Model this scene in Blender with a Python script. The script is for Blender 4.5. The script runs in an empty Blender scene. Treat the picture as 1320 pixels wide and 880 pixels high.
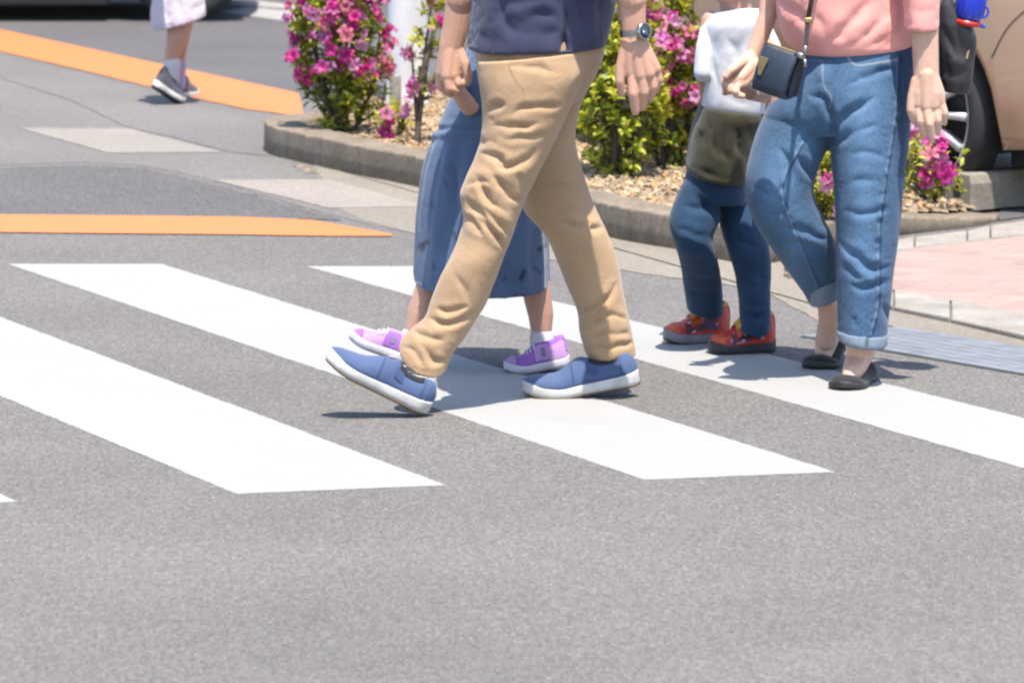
import bpy, math, random
import numpy as np
from mathutils import Vector, Matrix, noise as mnoise

rng = np.random.default_rng(7)
random.seed(7)
SC = bpy.context.scene
COL = SC.collection
R = math.radians
PI = math.pi

# ------------------------------------------------------------------ camera
F_PX, CX, CY, CAM_H = 6800.0, 660.0, 440.0, 1.79
TH = math.atan(889.0 / F_PX)
C0 = np.array([0, 0, CAM_H])
FW = np.array([0, math.cos(TH), -math.sin(TH)])
UPV = np.array([0, math.sin(TH), math.cos(TH)])
RT = np.array([1.0, 0, 0])


def ray(u, v):
    return FW + RT * ((u - CX) / F_PX) - UPV * ((v - CY) / F_PX)


def G(u, v, z=0.0):                     # point of the photograph on a level plane
    d = ray(u, v)
    return C0 + d * ((z - CAM_H) / d[2])


def P(u, v, Y):                         # point of the photograph at world depth Y
    d = ray(u, v)
    return C0 + d * (Y / d[1])


def mpp(p):                             # metres per photo pixel at a point
    return float(np.dot(np.asarray(p) - C0, FW)) / F_PX


def proj(co):
    q = co - C0
    d = q @ FW
    return CX + F_PX * (q @ RT) / d, CY - F_PX * (q @ UPV) / d


# ------------------------------------------------------------------ materials
def srgb(r, g, b):
    f = lambda c: (c / 255 / 12.92) if c / 255 <= 0.04045 else ((c / 255 + 0.055) / 1.055) ** 2.4
    return (f(r), f(g), f(b))


KA = 0.55                                # all surface colours share this scale; the exposure is set to go with it


class NT:
    def __init__(self, name):
        self.m = bpy.data.materials.new(name)
        self.m.use_nodes = True
        self.t = self.m.node_tree
        self.t.nodes.clear()
        self.out = self.n('ShaderNodeOutputMaterial')
        self.b = self.n('ShaderNodeBsdfPrincipled')
        self.l(self.b.outputs[0], self.out.inputs[0])
        self.tc = self.n('ShaderNodeTexCoord')

    def n(self, t, **kw):
        x = self.t.nodes.new(t)
        for k, v in kw.items():
            setattr(x, k, v)
        return x

    def l(self, a, b):
        self.t.links.new(a, b)

    def noise(self, scale, detail=3, rough=0.55, coord=None, stretch=None):
        x = self.n('ShaderNodeTexNoise')
        x.inputs['Scale'].default_value = scale
        x.inputs['Detail'].default_value = detail
        x.inputs['Roughness'].default_value = rough
        c = coord or self.tc.outputs['Object']
        if stretch:
            mp = self.n('ShaderNodeMapping')
            mp.inputs['Scale'].default_value = stretch
            self.l(c, mp.inputs[0])
            c = mp.outputs[0]
        self.l(c, x.inputs['Vector'])
        return x.outputs['Fac']

    def voro(self, scale, out='Color'):
        x = self.n('ShaderNodeTexVoronoi')
        x.inputs['Scale'].default_value = scale
        self.l(self.tc.outputs['Object'], x.inputs['Vector'])
        return x.outputs[out]

    def ramp(self, fac, stops, interp='LINEAR'):
        x = self.n('ShaderNodeValToRGB')
        x.color_ramp.interpolation = interp
        el = x.color_ramp.elements
        while len(el) > 1:
            el.remove(el[-1])
        el[0].position = stops[0][0]
        el[0].color = (*stops[0][1], 1)
        for p, c in stops[1:]:
            e = el.new(p)
            e.color = (*c, 1)
        self.l(fac, x.inputs[0])
        return x.outputs[0]

    def mix(self, fac, a, b, mode='MIX'):
        x = self.n('ShaderNodeMix', data_type='RGBA', blend_type=mode)
        for s, v in ((x.inputs['Factor'], fac), (x.inputs['A'], a), (x.inputs['B'], b)):
            if hasattr(v, 'is_output'):
                self.l(v, s)
            elif isinstance(v, (int, float)):
                s.default_value = v
            else:
                s.default_value = (*v, 1)
        return x.outputs['Result']

    def attr(self, name, out='Fac'):
        x = self.n('ShaderNodeAttribute', attribute_name=name)
        return x.outputs[out]

    def base(self, c):
        c = self.mix(1.0, c, (KA, KA, KA), 'MULTIPLY')
        if hasattr(c, 'is_output'):
            self.l(c, self.b.inputs['Base Color'])
        else:
            self.b.inputs['Base Color'].default_value = (*c, 1)

    def set(self, **kw):
        for k, v in kw.items():
            self.b.inputs[k.replace('_', ' ')].default_value = v

    def bump(self, h, strength=0.3, dist=0.002):
        x = self.n('ShaderNodeBump')
        x.inputs['Strength'].default_value = strength
        x.inputs['Distance'].default_value = dist
        self.l(h, x.inputs['Height'])
        self.l(x.outputs[0], self.b.inputs['Normal'])


def mul(c, k):
    return tuple(max(0, min(1.7, x * k)) for x in c)


def m_plain(name, c, rough=0.6, metal=0.0, var=0.15, scale=30, spec=0.5, bump=0.0, coat=0.0):
    t = NT(name)
    t.base(t.ramp(t.noise(scale), [(0.3, mul(c, 1 - var)), (0.7, mul(c, 1 + var))]))
    t.set(Roughness=rough, Metallic=metal, Specular_IOR_Level=spec, Coat_Weight=coat)
    if bump:
        t.bump(t.noise(scale * 6, 4), bump, 0.003)
    return t.m


def m_fabric(name, c, c2=None, weave=900, var=0.12, rough=0.85, sheen=0.15, mark=None, mark2=None, fine=0.10):
    t = NT(name)
    big = t.noise(9, 4)
    col = t.ramp(big, [(0.3, mul(c, 1 - var)), (0.7, mul(c2 or c, 1 + var))])
    w = t.noise(weave, 2)
    col = t.mix(fine * 2, col, t.ramp(w, [(0.35, mul(c, 0.55)), (0.65, mul(c, 1.45))]))
    if mark:
        col = t.mix(t.attr('mark'), col, mark)
    if mark2:
        col = t.mix(t.attr('mark2'), col, mark2)
    t.base(col)
    t.set(Roughness=rough, Specular_IOR_Level=0.2, Sheen_Weight=sheen)
    t.bump(w, 0.25, 0.0012)
    return t.m


def m_denim(name, dark, light, stitch=(0.35, 0.36, 0.36), soft=0.5):
    t = NT(name)
    n1 = t.noise(14, 5, 0.62)
    n2 = t.noise(420, 3, 0.6, stretch=(1, 1, 0.22))
    fade_shade = t.n('ShaderNodeMath', operation='ADD')
    t.l(t.attr('fade_shade'), fade_shade.inputs[0])
    sc = t.n('ShaderNodeMath', operation='MULTIPLY')
    t.l(n1, sc.inputs[0])
    sc.inputs[1].default_value = 0.38
    t.l(sc.outputs[0], fade_shade.inputs[1])
    col = t.ramp(fade_shade.outputs[0], [(0.1, dark), (0.95, light)])
    col = t.mix(0.22, col, t.ramp(n2, [(0.36, mul(dark, 0.6)), (0.64, mul(light, 1.15))]))
    col = t.mix(t.attr('mark'), col, stitch)
    col = t.mix(t.attr('mark2'), col, mul(dark, 0.45))
    t.base(col)
    t.set(Roughness=0.85, Specular_IOR_Level=0.2, Sheen_Weight=0.1)
    t.bump(n2, 0.3, 0.0012)
    return t.m


def m_skin(name, c, pink):
    t = NT(name)
    col = t.ramp(t.noise(28, 4, 0.6), [(0.3, c), (0.7, pink)])
    col = t.mix(0.4, col, t.ramp(t.noise(75, 4, 0.6), [(0.36, (c[0] * 1.02, c[1] * 0.78, c[2] * 0.74)), (0.64, mul(c, 1.08))]))
    col = t.mix(0.3, col, t.ramp(t.noise(190, 3), [(0.35, mul(c, 0.75)), (0.65, mul(c, 1.15))]))
    t.base(col)
    t.set(Roughness=0.5, Specular_IOR_Level=0.4, Subsurface_Weight=0.12, Subsurface_Scale=0.006)
    t.b.inputs['Subsurface Radius'].default_value = (1.0, 0.35, 0.2)
    t.bump(t.noise(260, 5, 0.7), 0.3, 0.0015)
    return t.m


def m_leafy(name, trans=0.4, rough=0.45):
    t = NT(name)
    c = t.attr('tint', 'Color')
    col = t.mix(0.35, c, t.mix(1.0, c, t.ramp(t.noise(90, 2), [(0.3, (0.5, 0.5, 0.5)), (0.7, (1.3, 1.3, 1.3))]), 'MULTIPLY'))
    t.base(col)
    t.set(Roughness=rough, Specular_IOR_Level=0.4)
    tr = t.n('ShaderNodeBsdfTranslucent')
    t.l(t.mix(1.0, col, (KA, KA, KA), 'MULTIPLY'), tr.inputs[0])
    ms = t.n('ShaderNodeMixShader')
    ms.inputs[0].default_value = trans
    t.l(t.b.outputs[0], ms.inputs[1])
    t.l(tr.outputs[0], ms.inputs[2])
    t.l(ms.outputs[0], t.out.inputs[0])
    return t.m


def m_asphalt(name, c, contrast=1.0, tint=(1, 1, 1), scale=200, stain=True):
    t = NT(name)
    c = np.array(tint) * c
    sq = t.n('ShaderNodeMapping')          # the stones stand up out of the surface, so the grain is drawn out along the view
    sq.inputs['Scale'].default_value = (1.0, 0.36, 1.0)
    t.l(t.tc.outputs['Object'], sq.inputs[0])
    vt = t.n('ShaderNodeTexVoronoi')
    vt.inputs['Scale'].default_value = scale
    t.l(sq.outputs[0], vt.inputs['Vector'])
    v = vt.outputs['Color']
    sep = t.n('ShaderNodeSeparateColor')
    t.l(v, sep.inputs[0])
    k = 0.62 * contrast
    col = t.ramp(sep.outputs[0], [(0.0, tuple(c * (1 - k))), (0.45, tuple(c * 0.95)), (0.8, tuple(c * (1 + 0.3 * k))), (0.93, tuple(c * (1 + .7 * k))), (1.0, tuple(c * (1 + 1.5 * k)))])
    n2 = t.noise(260, 4, 0.65, coord=sq.outputs[0])
    col = t.mix(0.5, col, t.ramp(n2, [(0.3, tuple(c * (1 - 0.8 * k))), (0.7, tuple(c * (1 + 0.8 * k)))]))
    hue = t.noise(70, 2, 0.5, coord=sq.outputs[0])
    col = t.mix(1.0, col, t.ramp(hue, [(0.35, (1.03, 1.0, 0.965)), (0.65, (0.975, 0.995, 1.03))]), 'MULTIPLY')
    big = t.noise(0.9, 5, 0.6)
    col = t.mix(1.0, col, t.ramp(big, [(0.25, (0.86, 0.86, 0.87)), (0.75, (1.12, 1.11, 1.10))]), 'MULTIPLY')
    if stain:
        st = t.ramp(t.noise(5.0, 2, 0.4), [(0.68, (0, 0, 0)), (0.76, (0.32, 0.32, 0.32))])
        col = t.mix(st, col, tuple(c * np.array([0.92, 0.75, 0.66])))
    t.base(col)
    t.set(Roughness=0.9, Specular_IOR_Level=0.25)
    h = t.n('ShaderNodeMath', operation='ADD')
    t.l(vt.outputs['Distance'], h.inputs[0])
    t.l(n2, h.inputs[1])
    t.bump(h.outputs[0], 0.4, 0.003)
    return t.m


def m_paint(name, c, under, wear=0.5, scale=38):
    t = NT(name)
    n = t.noise(scale, 6, 0.7)
    big = t.noise(3.0, 4, 0.6)
    ad = t.n('ShaderNodeMath', operation='ADD')
    t.l(n, ad.inputs[0])
    t.l(big, ad.inputs[1])
    col = t.ramp(t.noise(130, 4, 0.65), [(0.3, mul(c, 0.9)), (0.7, mul(c, 1.04))])
    col = t.mix(1.0, col, t.ramp(big, [(0.3, (0.95, 0.95, 0.945)), (0.7, (1.0, 1.0, 1.0))]), 'MULTIPLY')
    w = t.ramp(ad.outputs[0], [(1.22 - 0.1 * wear, (0, 0, 0)), (1.42 - 0.1 * wear, (0.75, 0.75, 0.75))])
    col = t.mix(w, col, under)
    t.base(col)
    t.set(Roughness=0.7, Specular_IOR_Level=0.3)
    t.bump(t.voro(105, 'Distance'), 0.25, 0.003)
    return t.m


def m_concrete(name, c, streak=True, scale=60, moss=0.0):
    t = NT(name)
    col = t.ramp(t.noise(scale, 6, 0.7), [(0.3, mul(c, 0.72)), (0.7, mul(c, 1.2))])
    col = t.mix(1.0, col, t.ramp(t.noise(4.5, 5, 0.65), [(0.3, (0.72, 0.70, 0.67)), (0.7, (1.14, 1.13, 1.12))]), 'MULTIPLY')
    if streak:
        s = t.noise(22, 6, 0.75, stretch=(1, 1, 0.22))
        col = t.mix(0.5, col, t.mix(1.0, col, t.ramp(s, [(0.34, (0.6, 0.57, 0.53)), (0.6, (1.08, 1.08, 1.08))]), 'MULTIPLY'))
    t.base(col)
    t.set(Roughness=0.92, Specular_IOR_Level=0.2)
    t.bump(t.noise(140, 5, 0.7), 0.5, 0.004)
    return t.m


# ------------------------------------------------------------------ objects
def link(o, parent=None):
    COL.objects.link(o)
    if parent is not None:
        o.parent = parent
        o.matrix_parent_inverse = Matrix.Translation(parent.location).inverted()
    return o


def thing(name, loc, label, cat, group=None):
    o = bpy.data.objects.new(name, None)
    o.empty_display_size = 0.1
    o.location = loc
    COL.objects.link(o)
    o['label'] = label
    o['category'] = cat
    if group:
        o['group'] = group
    return o


def tag(o, label=None, cat=None, group=None, kind=None):
    if label: o['label'] = label
    if cat: o['category'] = cat
    if group: o['group'] = group
    if kind: o['kind'] = kind
    return o


class MB:                                # collects verts / faces
    def __init__(self):
        self.v, self.f, self.mi = [], [], []
        self.n = 0

    def add(self, v, f, mi=0):
        v = np.asarray(v, float).reshape(-1, 3)
        self.v.append(v)
        self.f += [tuple(int(i) + self.n for i in q) for q in f]
        self.mi += [mi] * len(f)
        self.n += len(v)

    def verts(self):
        return np.concatenate(self.v) if self.v else np.zeros((0, 3))

    def mesh(self, name):
        me = bpy.data.meshes.new(name)
        me.from_pydata(self.verts().tolist(), [], self.f)
        if any(self.mi):
            me.polygons.foreach_set('material_index', self.mi)
        me.update()
        return me

    def build(self, name, mats, parent=None, smooth=True, tf=None):
        if tf is not None:
            self.v = [tf(self.verts())]
        me = self.mesh(name)
        for m in (mats if isinstance(mats, (list, tuple)) else [mats]):
            me.materials.append(m)
        if smooth:
            me.polygons.foreach_set('use_smooth', [True] * len(me.polygons))
        return link(bpy.data.objects.new(name, me), parent)

    # ---- shapes
    def rings(self, rr, cap=True, closed=True, mi=0):        # list of (k,3) rings
        k = len(rr[0])
        n = len(rr)
        v = np.concatenate(rr)
        f = []
        for i in range(n - 1):
            for j in range(k if closed else k - 1):
                j2 = (j + 1) % k
                f.append((i * k + j, i * k + j2, (i + 1) * k + j2, (i + 1) * k + j))
        if cap and closed:
            v = np.concatenate([v, [rr[0].mean(0)], [rr[-1].mean(0)]])
            a, b = n * k, n * k + 1
            for j in range(k):
                j2 = (j + 1) % k
                f.append((a, j2, j))
                f.append((b, (n - 1) * k + j, (n - 1) * k + j2))
        self.add(v, f, mi)

    def capsule(self, p, q, r1, r2, k=14, mi=0, sy=1.0):
        p, q = np.asarray(p, float), np.asarray(q, float)
        ax = q - p
        L = np.linalg.norm(ax)
        ax = ax / L if L > 1e-9 else np.array([0, 0, 1.0])
        a = np.cross(ax, [0, 1, 0])
        if np.linalg.norm(a) < 0.1:
            a = np.cross(ax, [1, 0, 0])
        a /= np.linalg.norm(a)
        b = np.cross(ax, a)
        th = np.linspace(0, 2 * PI, k, endpoint=False)
        rr = []
        for e in np.linspace(-PI / 2 * 0.93, 0, 5):
            rr.append((p + ax * r1 * math.sin(e), r1 * math.cos(e)))
        for e in np.linspace(0, PI / 2 * 0.93, 5):
            rr.append((q + ax * r2 * math.sin(e), r2 * math.cos(e)))
        self.rings([c + np.outer(np.cos(th), a) * r + np.outer(np.sin(th), b) * r * sy for c, r in rr], mi=mi)

    def ellipsoid(self, c, ax, k=20, n=12, mi=0):            # ax: 3 half-axis vectors
        c = np.asarray(c, float)
        ax = [np.asarray(a, float) for a in ax]
        th = np.linspace(0, 2 * PI, k, endpoint=False)
        rr = []
        for e in np.linspace(-PI / 2 * 0.97, PI / 2 * 0.97, n):
            rr.append(c + ax[2] * math.sin(e) + math.cos(e) * (np.outer(np.cos(th), ax[0]) + np.outer(np.sin(th), ax[1])))
        self.rings(rr, mi=mi)

    def tube(self, pts, rad, k=8, mi=0):
        pts = np.asarray(pts, float)
        n = len(pts)
        rad = np.broadcast_to(np.asarray(rad, float), (n,))
        tg = np.gradient(pts, axis=0)
        tg /= np.linalg.norm(tg, axis=1)[:, None] + 1e-12
        a = np.cross(tg[0], [0.3, 0.9, 0.2])
        th = np.linspace(0, 2 * PI, k, endpoint=False)
        rr = []
        for i in range(n):
            a = a - tg[i] * np.dot(a, tg[i])
            a /= np.linalg.norm(a) + 1e-12
            b = np.cross(tg[i], a)
            rr.append(pts[i] + rad[i] * (np.outer(np.cos(th), a) + np.outer(np.sin(th), b)))
        self.rings(rr, mi=mi)

    def box(self, c, ax, bevel=0.0, mi=0):                   # ax: half vectors
        c = np.asarray(c, float)
        ax = [np.asarray(a, float) for a in ax]
        if bevel <= 0:
            v = [c + sx * ax[0] + sy * ax[1] + sz * ax[2] for sz in (-1, 1) for sy in (-1, 1) for sx in (-1, 1)]
            self.add(v, [(0, 2, 3, 1), (4, 5, 7, 6), (0, 1, 5, 4), (2, 6, 7, 3), (0, 4, 6, 2), (1, 3, 7, 5)], mi)
            return
        l = [np.linalg.norm(a) for a in ax]
        u = [a / x for a, x in zip(ax, l)]
        bv = min(bevel, min(l) * 0.49)
        ring = []
        for sx, sy, a0 in ((1, 1, 0), (-1, 1, 90), (-1, -1, 180), (1, -1, 270)):
            for d in (0, 30, 60, 90):
                ring.append((sx * (l[0] - bv) + bv * math.cos(R(a0 + d)), sy * (l[1] - bv) + bv * math.sin(R(a0 + d))))
        ring = np.array(ring)
        rr = []
        for e in (-90, -60, -30, 0):
            rr.append((-(l[2] - bv) + bv * math.sin(R(e)), bv * (1 - math.cos(R(e)))))
        for e in (0, 30, 60, 90):
            rr.append(((l[2] - bv) + bv * math.sin(R(e)), bv * (1 - math.cos(R(e)))))
        out = []
        for z, ins in rr:
            sxy = ring * np.array([(l[0] - ins) / l[0], (l[1] - ins) / l[1]])
            out.append(c + np.outer(sxy[:, 0], u[0]) + np.outer(sxy[:, 1], u[1]) + u[2] * z)
        self.rings(out, mi=mi)

    def lathe(self, prof, k=32, mi=0, M=None, cap=True):     # (r, z)
        th = np.linspace(0, 2 * PI, k, endpoint=False)
        rr = [np.stack([r * np.cos(th), r * np.sin(th), np.full(k, z)], 1) for r, z in prof]
        if M is not None:
            rr = [x @ np.array(M)[:3, :3].T + np.array(M)[:3, 3] for x in rr]
        self.rings(rr, cap=cap, mi=mi)


def catmull(a, n):
    a = np.asarray(a, float)
    ext = np.concatenate([[2 * a[0] - a[1]], a, [2 * a[-1] - a[-2]]])
    out = []
    for i in range(len(a) - 1):
        p0, p1, p2, p3 = ext[i:i + 4]
        for t in np.linspace(0, 1, n, endpoint=False):
            out.append(0.5 * ((2 * p1) + (-p0 + p2) * t + (2 * p0 - 5 * p1 + 4 * p2 - p3) * t * t + (-p0 + 3 * p1 - 3 * p2 + p3) * t ** 3))
    out.append(a[-1])
    return np.array(out)


def sil(mb, rows, n=6, k=56, expo=2.0, hollow=0.0):
    """a limb or garment from its silhouette rows (uL,vL,uR,vR,Y,thick[,dv]) ; dv: photo pixels the near side hangs lower"""
    rows = [tuple(r) + (0,) * (7 - len(r)) for r in rows]
    rows = catmull(rows, n)
    th = np.linspace(0, 2 * PI, k, endpoint=False)
    cs, sn = np.cos(th), np.sin(th)
    cs = np.sign(cs) * np.abs(cs) ** (2 / expo)
    sn = np.sign(sn) * np.abs(sn) ** (2 / expo)
    rr = []
    for uL, vL, uR, vR, Y, t, dv in rows:
        a, b = P(uL, vL, Y), P(uR, vR, Y)
        c = (a + b) / 2
        h = (b - a) / 2
        bb = np.array([0, t / 2, dv * mpp(c)])
        rr.append(c + np.outer(cs, h) + np.outer(sn, bb))
    if hollow > 0:                       # the last ring turns in, so that the hem has an opening
        c = rr[-1].mean(0)
        e = rr[-1] - c
        up = rr[-2].mean(0) - c
        up = up / np.linalg.norm(up)
        rr.append(c + e * 0.86)
        rr.append(c + e * 0.80 + up * hollow)
    mb.rings(rr)


def pxc(mb, pts, k=14, sy=1.0):
    """chain of capsules given in photo pixels: (u,v,Y,r_px)"""
    w = [(P(u, v, Y), r * mpp(P(u, v, Y))) for u, v, Y, r in pts]
    for (p, r), (q, s) in zip(w[:-1], w[1:]):
        mb.capsule(p, q, r, s, k=k, sy=sy)


def remesh(mb, voxel):
    me = mb.mesh('tmp')
    o = bpy.data.objects.new('tmp', me)
    COL.objects.link(o)
    md = o.modifiers.new('r', 'REMESH')
    md.mode = 'VOXEL'
    md.voxel_size = voxel
    md.adaptivity = 0
    dg = bpy.context.evaluated_depsgraph_get()
    new = bpy.data.meshes.new_from_object(o.evaluated_get(dg))
    bpy.data.objects.remove(o)
    bpy.data.meshes.remove(me)
    return new


def get_co(me):
    a = np.empty(len(me.vertices) * 3, np.float32)
    me.vertices.foreach_get('co', a)
    return a.reshape(-1, 3).astype(float)


def set_co(me, co):
    me.vertices.foreach_set('co', co.astype(np.float32).ravel())
    me.update()


def get_no(me):
    a = np.empty(len(me.vertices) * 3, np.float32)
    me.vertex_normals.foreach_get('vector', a)
    return a.reshape(-1, 3).astype(float)


def smooth_me(me, it=3, lam=0.5):
    e = np.empty(len(me.edges) * 2, np.int32)
    me.edges.foreach_get('vertices', e)
    e = e.reshape(-1, 2)
    co = get_co(me)
    n = len(co)
    deg = np.bincount(e.ravel(), minlength=n)[:, None] + 1e-9
    for k in range(it * 2):
        l = lam if k % 2 == 0 else -lam * 0.96
        s = np.stack([np.bincount(e[:, 0], co[e[:, 1], c], n) + np.bincount(e[:, 1], co[e[:, 0], c], n) for c in range(3)], 1)
        co = co + l * (s / deg - co)
    set_co(me, co)


def seg_dist(u, v, pts):
    best = np.full(len(u), 1e9)
    tb = np.zeros(len(u))
    pts = np.asarray(pts, float)
    if len(pts) > 2:
        pts = catmull(pts, 5)
    L = np.concatenate([[0], np.cumsum(np.linalg.norm(np.diff(pts, axis=0), axis=1))])
    for i in range(len(pts) - 1):
        a, b = pts[i], pts[i + 1]
        d = b - a
        t = np.clip(((u - a[0]) * d[0] + (v - a[1]) * d[1]) / (d @ d + 1e-9), 0, 1)
        dd = np.hypot(u - a[0] - t * d[0], v - a[1] - t * d[1])
        m = dd < best
        best[m] = dd[m]
        tb[m] = (L[i] + t[m] * (L[i + 1] - L[i])) / L[-1]
    return best, tb


def folds(co, no, strokes, depth=0.006, width=4.5, tight=1.0):
    """creases in cloth: each stroke is a valley with a roll of cloth beside it"""
    u, v = proj(co)
    view = (C0 - co)
    view /= np.linalg.norm(view, axis=1)[:, None]
    face = np.clip((no * view).sum(1) * 2.2 + 0.25, 0, 1)
    d = np.zeros(len(co))
    wu, wv = nz(co, 30, 11.0), nz(co, 30, 23.0)
    u, v = u + 3.0 * wu, v + 2.5 * wv
    amp = np.clip(.85 + .9 * nz(co, 18, 37.0), .25, 1.4)
    for s in strokes:
        k, wk = 1.0, 1.0
        if isinstance(s, tuple):
            s, k = s[0], s[1]
        dist, t = seg_dist(u, v, s)
        w = width * wk
        end = np.clip(np.minimum(t, 1 - t) * 3.2, 0, 1) ** 0.9
        w = w * (.75 + .5 * end)
        d += k * end * (-depth * (0.65 * np.exp(-dist / (1.15 * w)) + 0.35 * np.exp(-(dist / w) ** 2)) + 0.22 * depth * np.exp(-((dist - 2.4 * w) / (1.5 * w)) ** 2))
    return d * face * tight * amp


def nz(co, scale, seed=0.0, stretch=(1, 1, 1)):
    st = np.array(stretch) * scale
    return np.array([mnoise.noise(Vector((c[0] * st[0] + seed, c[1] * st[1] - seed, c[2] * st[2] + 2 * seed))) for c in co])


def set_attr(me, name, val):
    a = me.attributes.new(name, 'FLOAT', 'POINT')
    a.data.foreach_set('value', np.asarray(val, np.float32))


def cloth(name, mb, mat, parent, voxel=0.005, it=3, strokes=(), depth=0.006, width=4.5, wrinkle=0.0025, wscale=14,
          stretch=(1, 1, 1), extra=None, marks=None, fade_shade=None, seed=1.0, marks2=None):
    me = remesh(mb, voxel)
    smooth_me(me, it)
    co, no = get_co(me), get_no(me)
    d = np.zeros(len(co))
    if wrinkle:
        n = nz(co, wscale, seed, stretch)
        d += 0.45 * wrinkle * (1 - 2.2 * np.abs(n)) + wrinkle * 0.2 * nz(co, wscale * 2.3, seed + 3, stretch)
        n2 = nz(co, wscale * 2.6, seed + 8, (1, 1, 1.6))      # small creases with a sharp bottom
        d -= 0.8 * wrinkle * np.exp(-np.abs(n2) * 20) * np.clip(.5 + 1.5 * nz(co, wscale * .7, seed + 15), 0, 1)
    if strokes:
        d += folds(co, no, strokes, depth, width)
    if extra is not None:
        d += extra(co, no)
    d *= np.clip(1.35 - 1.5 * np.clip(-no[:, 2], 0, 1), 0, 1)         # hems keep their line
    set_co(me, co + no * d[:, None])
    smooth_me(me, 1, 0.4)
    co, no = get_co(me), get_no(me)
    u, v = proj(co)
    front = ((C0 - co) * no).sum(1) > 0
    for nm, mk in (('mark', marks), ('mark2', marks2)):
        a = np.zeros(len(co))
        for s in (mk or ()):
            pts, w = s[0], s[1]
            k = s[2] if len(s) > 2 else 1.0
            dist, _ = seg_dist(u, v, pts)
            a = np.maximum(a, k * np.clip(1.4 - dist / w, 0, 1) * front)
        set_attr(me, nm, a)
    if fade_shade is not None:
        set_attr(me, 'fade_shade', fade_shade(co, no, u, v))
    me.materials.append(mat)
    me.polygons.foreach_set('use_smooth', [True] * len(me.polygons))
    return link(bpy.data.objects.new(name, me), parent)


def soft(name, mb, mat, parent, voxel=0.003, it=3):
    me = remesh(mb, voxel)
    smooth_me(me, it)
    me.materials.append(mat)
    me.polygons.foreach_set('use_smooth', [True] * len(me.polygons))
    return link(bpy.data.objects.new(name, me), parent)


def sheet(name, poly, mat, z=0.0, kind='structure', thick=0.0, ragged=0.0):
    """flat polygon on the ground from photo outline (list of (u,v)) or world xy (list of 3-vectors)"""
    pts = [G(*p, z) if len(p) == 2 else np.array([p[0], p[1], z]) for p in poly]
    if ragged:                            # painted and poured edges are never ruler-straight
        out = []
        for i in range(len(pts)):
            a, b = pts[i], pts[(i + 1) % len(pts)]
            L = np.linalg.norm(b - a)
            m = int(min(700, max(1, L / 0.007)))
            nn = np.array([-(b - a)[1], (b - a)[0], 0]) / (L + 1e-9)
            for j in range(m):
                q = a + (b - a) * j / m
                out.append(q + nn * ragged * (.7 * mnoise.noise(Vector((q[0] * 13, q[1] * 13, i))) + .6 * mnoise.noise(Vector((q[0] * 45, q[1] * 45, i))) + .6 * mnoise.noise(Vector((q[0] * 130, q[1] * 130, i)))))
        pts = out
    mb = MB()
    n = len(pts)
    area = sum(pts[i][0] * pts[(i + 1) % n][1] - pts[(i + 1) % n][0] * pts[i][1] for i in range(n))
    if area < 0:
        pts = pts[::-1]
    if thick:
        lo = [p - np.array([0, 0, thick]) for p in pts]
        mb.add(pts + lo, [tuple(range(n))] + [(i, n + i, n + (i + 1) % n, (i + 1) % n) for i in range(n)])
    else:
        mb.add(pts, [tuple(range(n))])
    o = mb.build(name, mat, smooth=False)
    o['kind'] = kind
    return o
# ================================================================== light, camera, world
cam = bpy.data.cameras.new('camera')
co_ = bpy.data.objects.new('camera', cam)
COL.objects.link(co_)
co_.location = C0
co_.rotation_euler = (PI / 2 - TH, 0, 0)
cam.sensor_width = 36
cam.lens = 36 * F_PX / 1320
cam.clip_start, cam.clip_end = 0.1, 3000
cam.dof.use_dof = True
cam.dof.focus_distance = 12.8
cam.dof.aperture_fstop = 10.0
SC.camera = co_

SUN_EL, SX, SY = 71.5, 0.28, -0.96
w = bpy.data.worlds.new('World')
SC.world = w
w.use_nodes = True
nt = w.node_tree
nt.nodes.clear()
sky = nt.nodes.new('ShaderNodeTexSky')
sky.sky_type = 'NISHITA'
sky.sun_disc = False
sky.sun_elevation = R(SUN_EL)
sky.sun_rotation = math.atan2(SX, SY)
bg = nt.nodes.new('ShaderNodeBackground')
bg.inputs[1].default_value = 0.15
wo = nt.nodes.new('ShaderNodeOutputWorld')
nt.links.new(sky.outputs[0], bg.inputs[0])
nt.links.new(bg.outputs[0], wo.inputs[0])
sl = bpy.data.lights.new('sun', 'SUN')
sl.energy = 4.25
sl.angle = R(0.53)
sl.color = (1.0, 0.93, 0.83)
so = bpy.data.objects.new('sun', sl)
COL.objects.link(so)
c_ = math.cos(R(SUN_EL))
so.rotation_euler = Vector((-SX * c_, -SY * c_, -math.sin(R(SUN_EL)))).to_track_quat('-Z', 'Y').to_euler()
so.location = (3, -3, 12)

SC.view_settings.view_transform = 'Standard'
SC.view_settings.look = 'None'
SC.view_settings.exposure = 1.34
SC.view_settings.gamma = 1
SC.view_settings.use_curve_mapping = False
SC.render.engine = 'CYCLES'
SC.cycles.pixel_filter_type = 'BLACKMAN_HARRIS'
SC.cycles.filter_width = 2.3
SC.cycles.use_denoising = True
SC.cycles.max_bounces = 6

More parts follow.
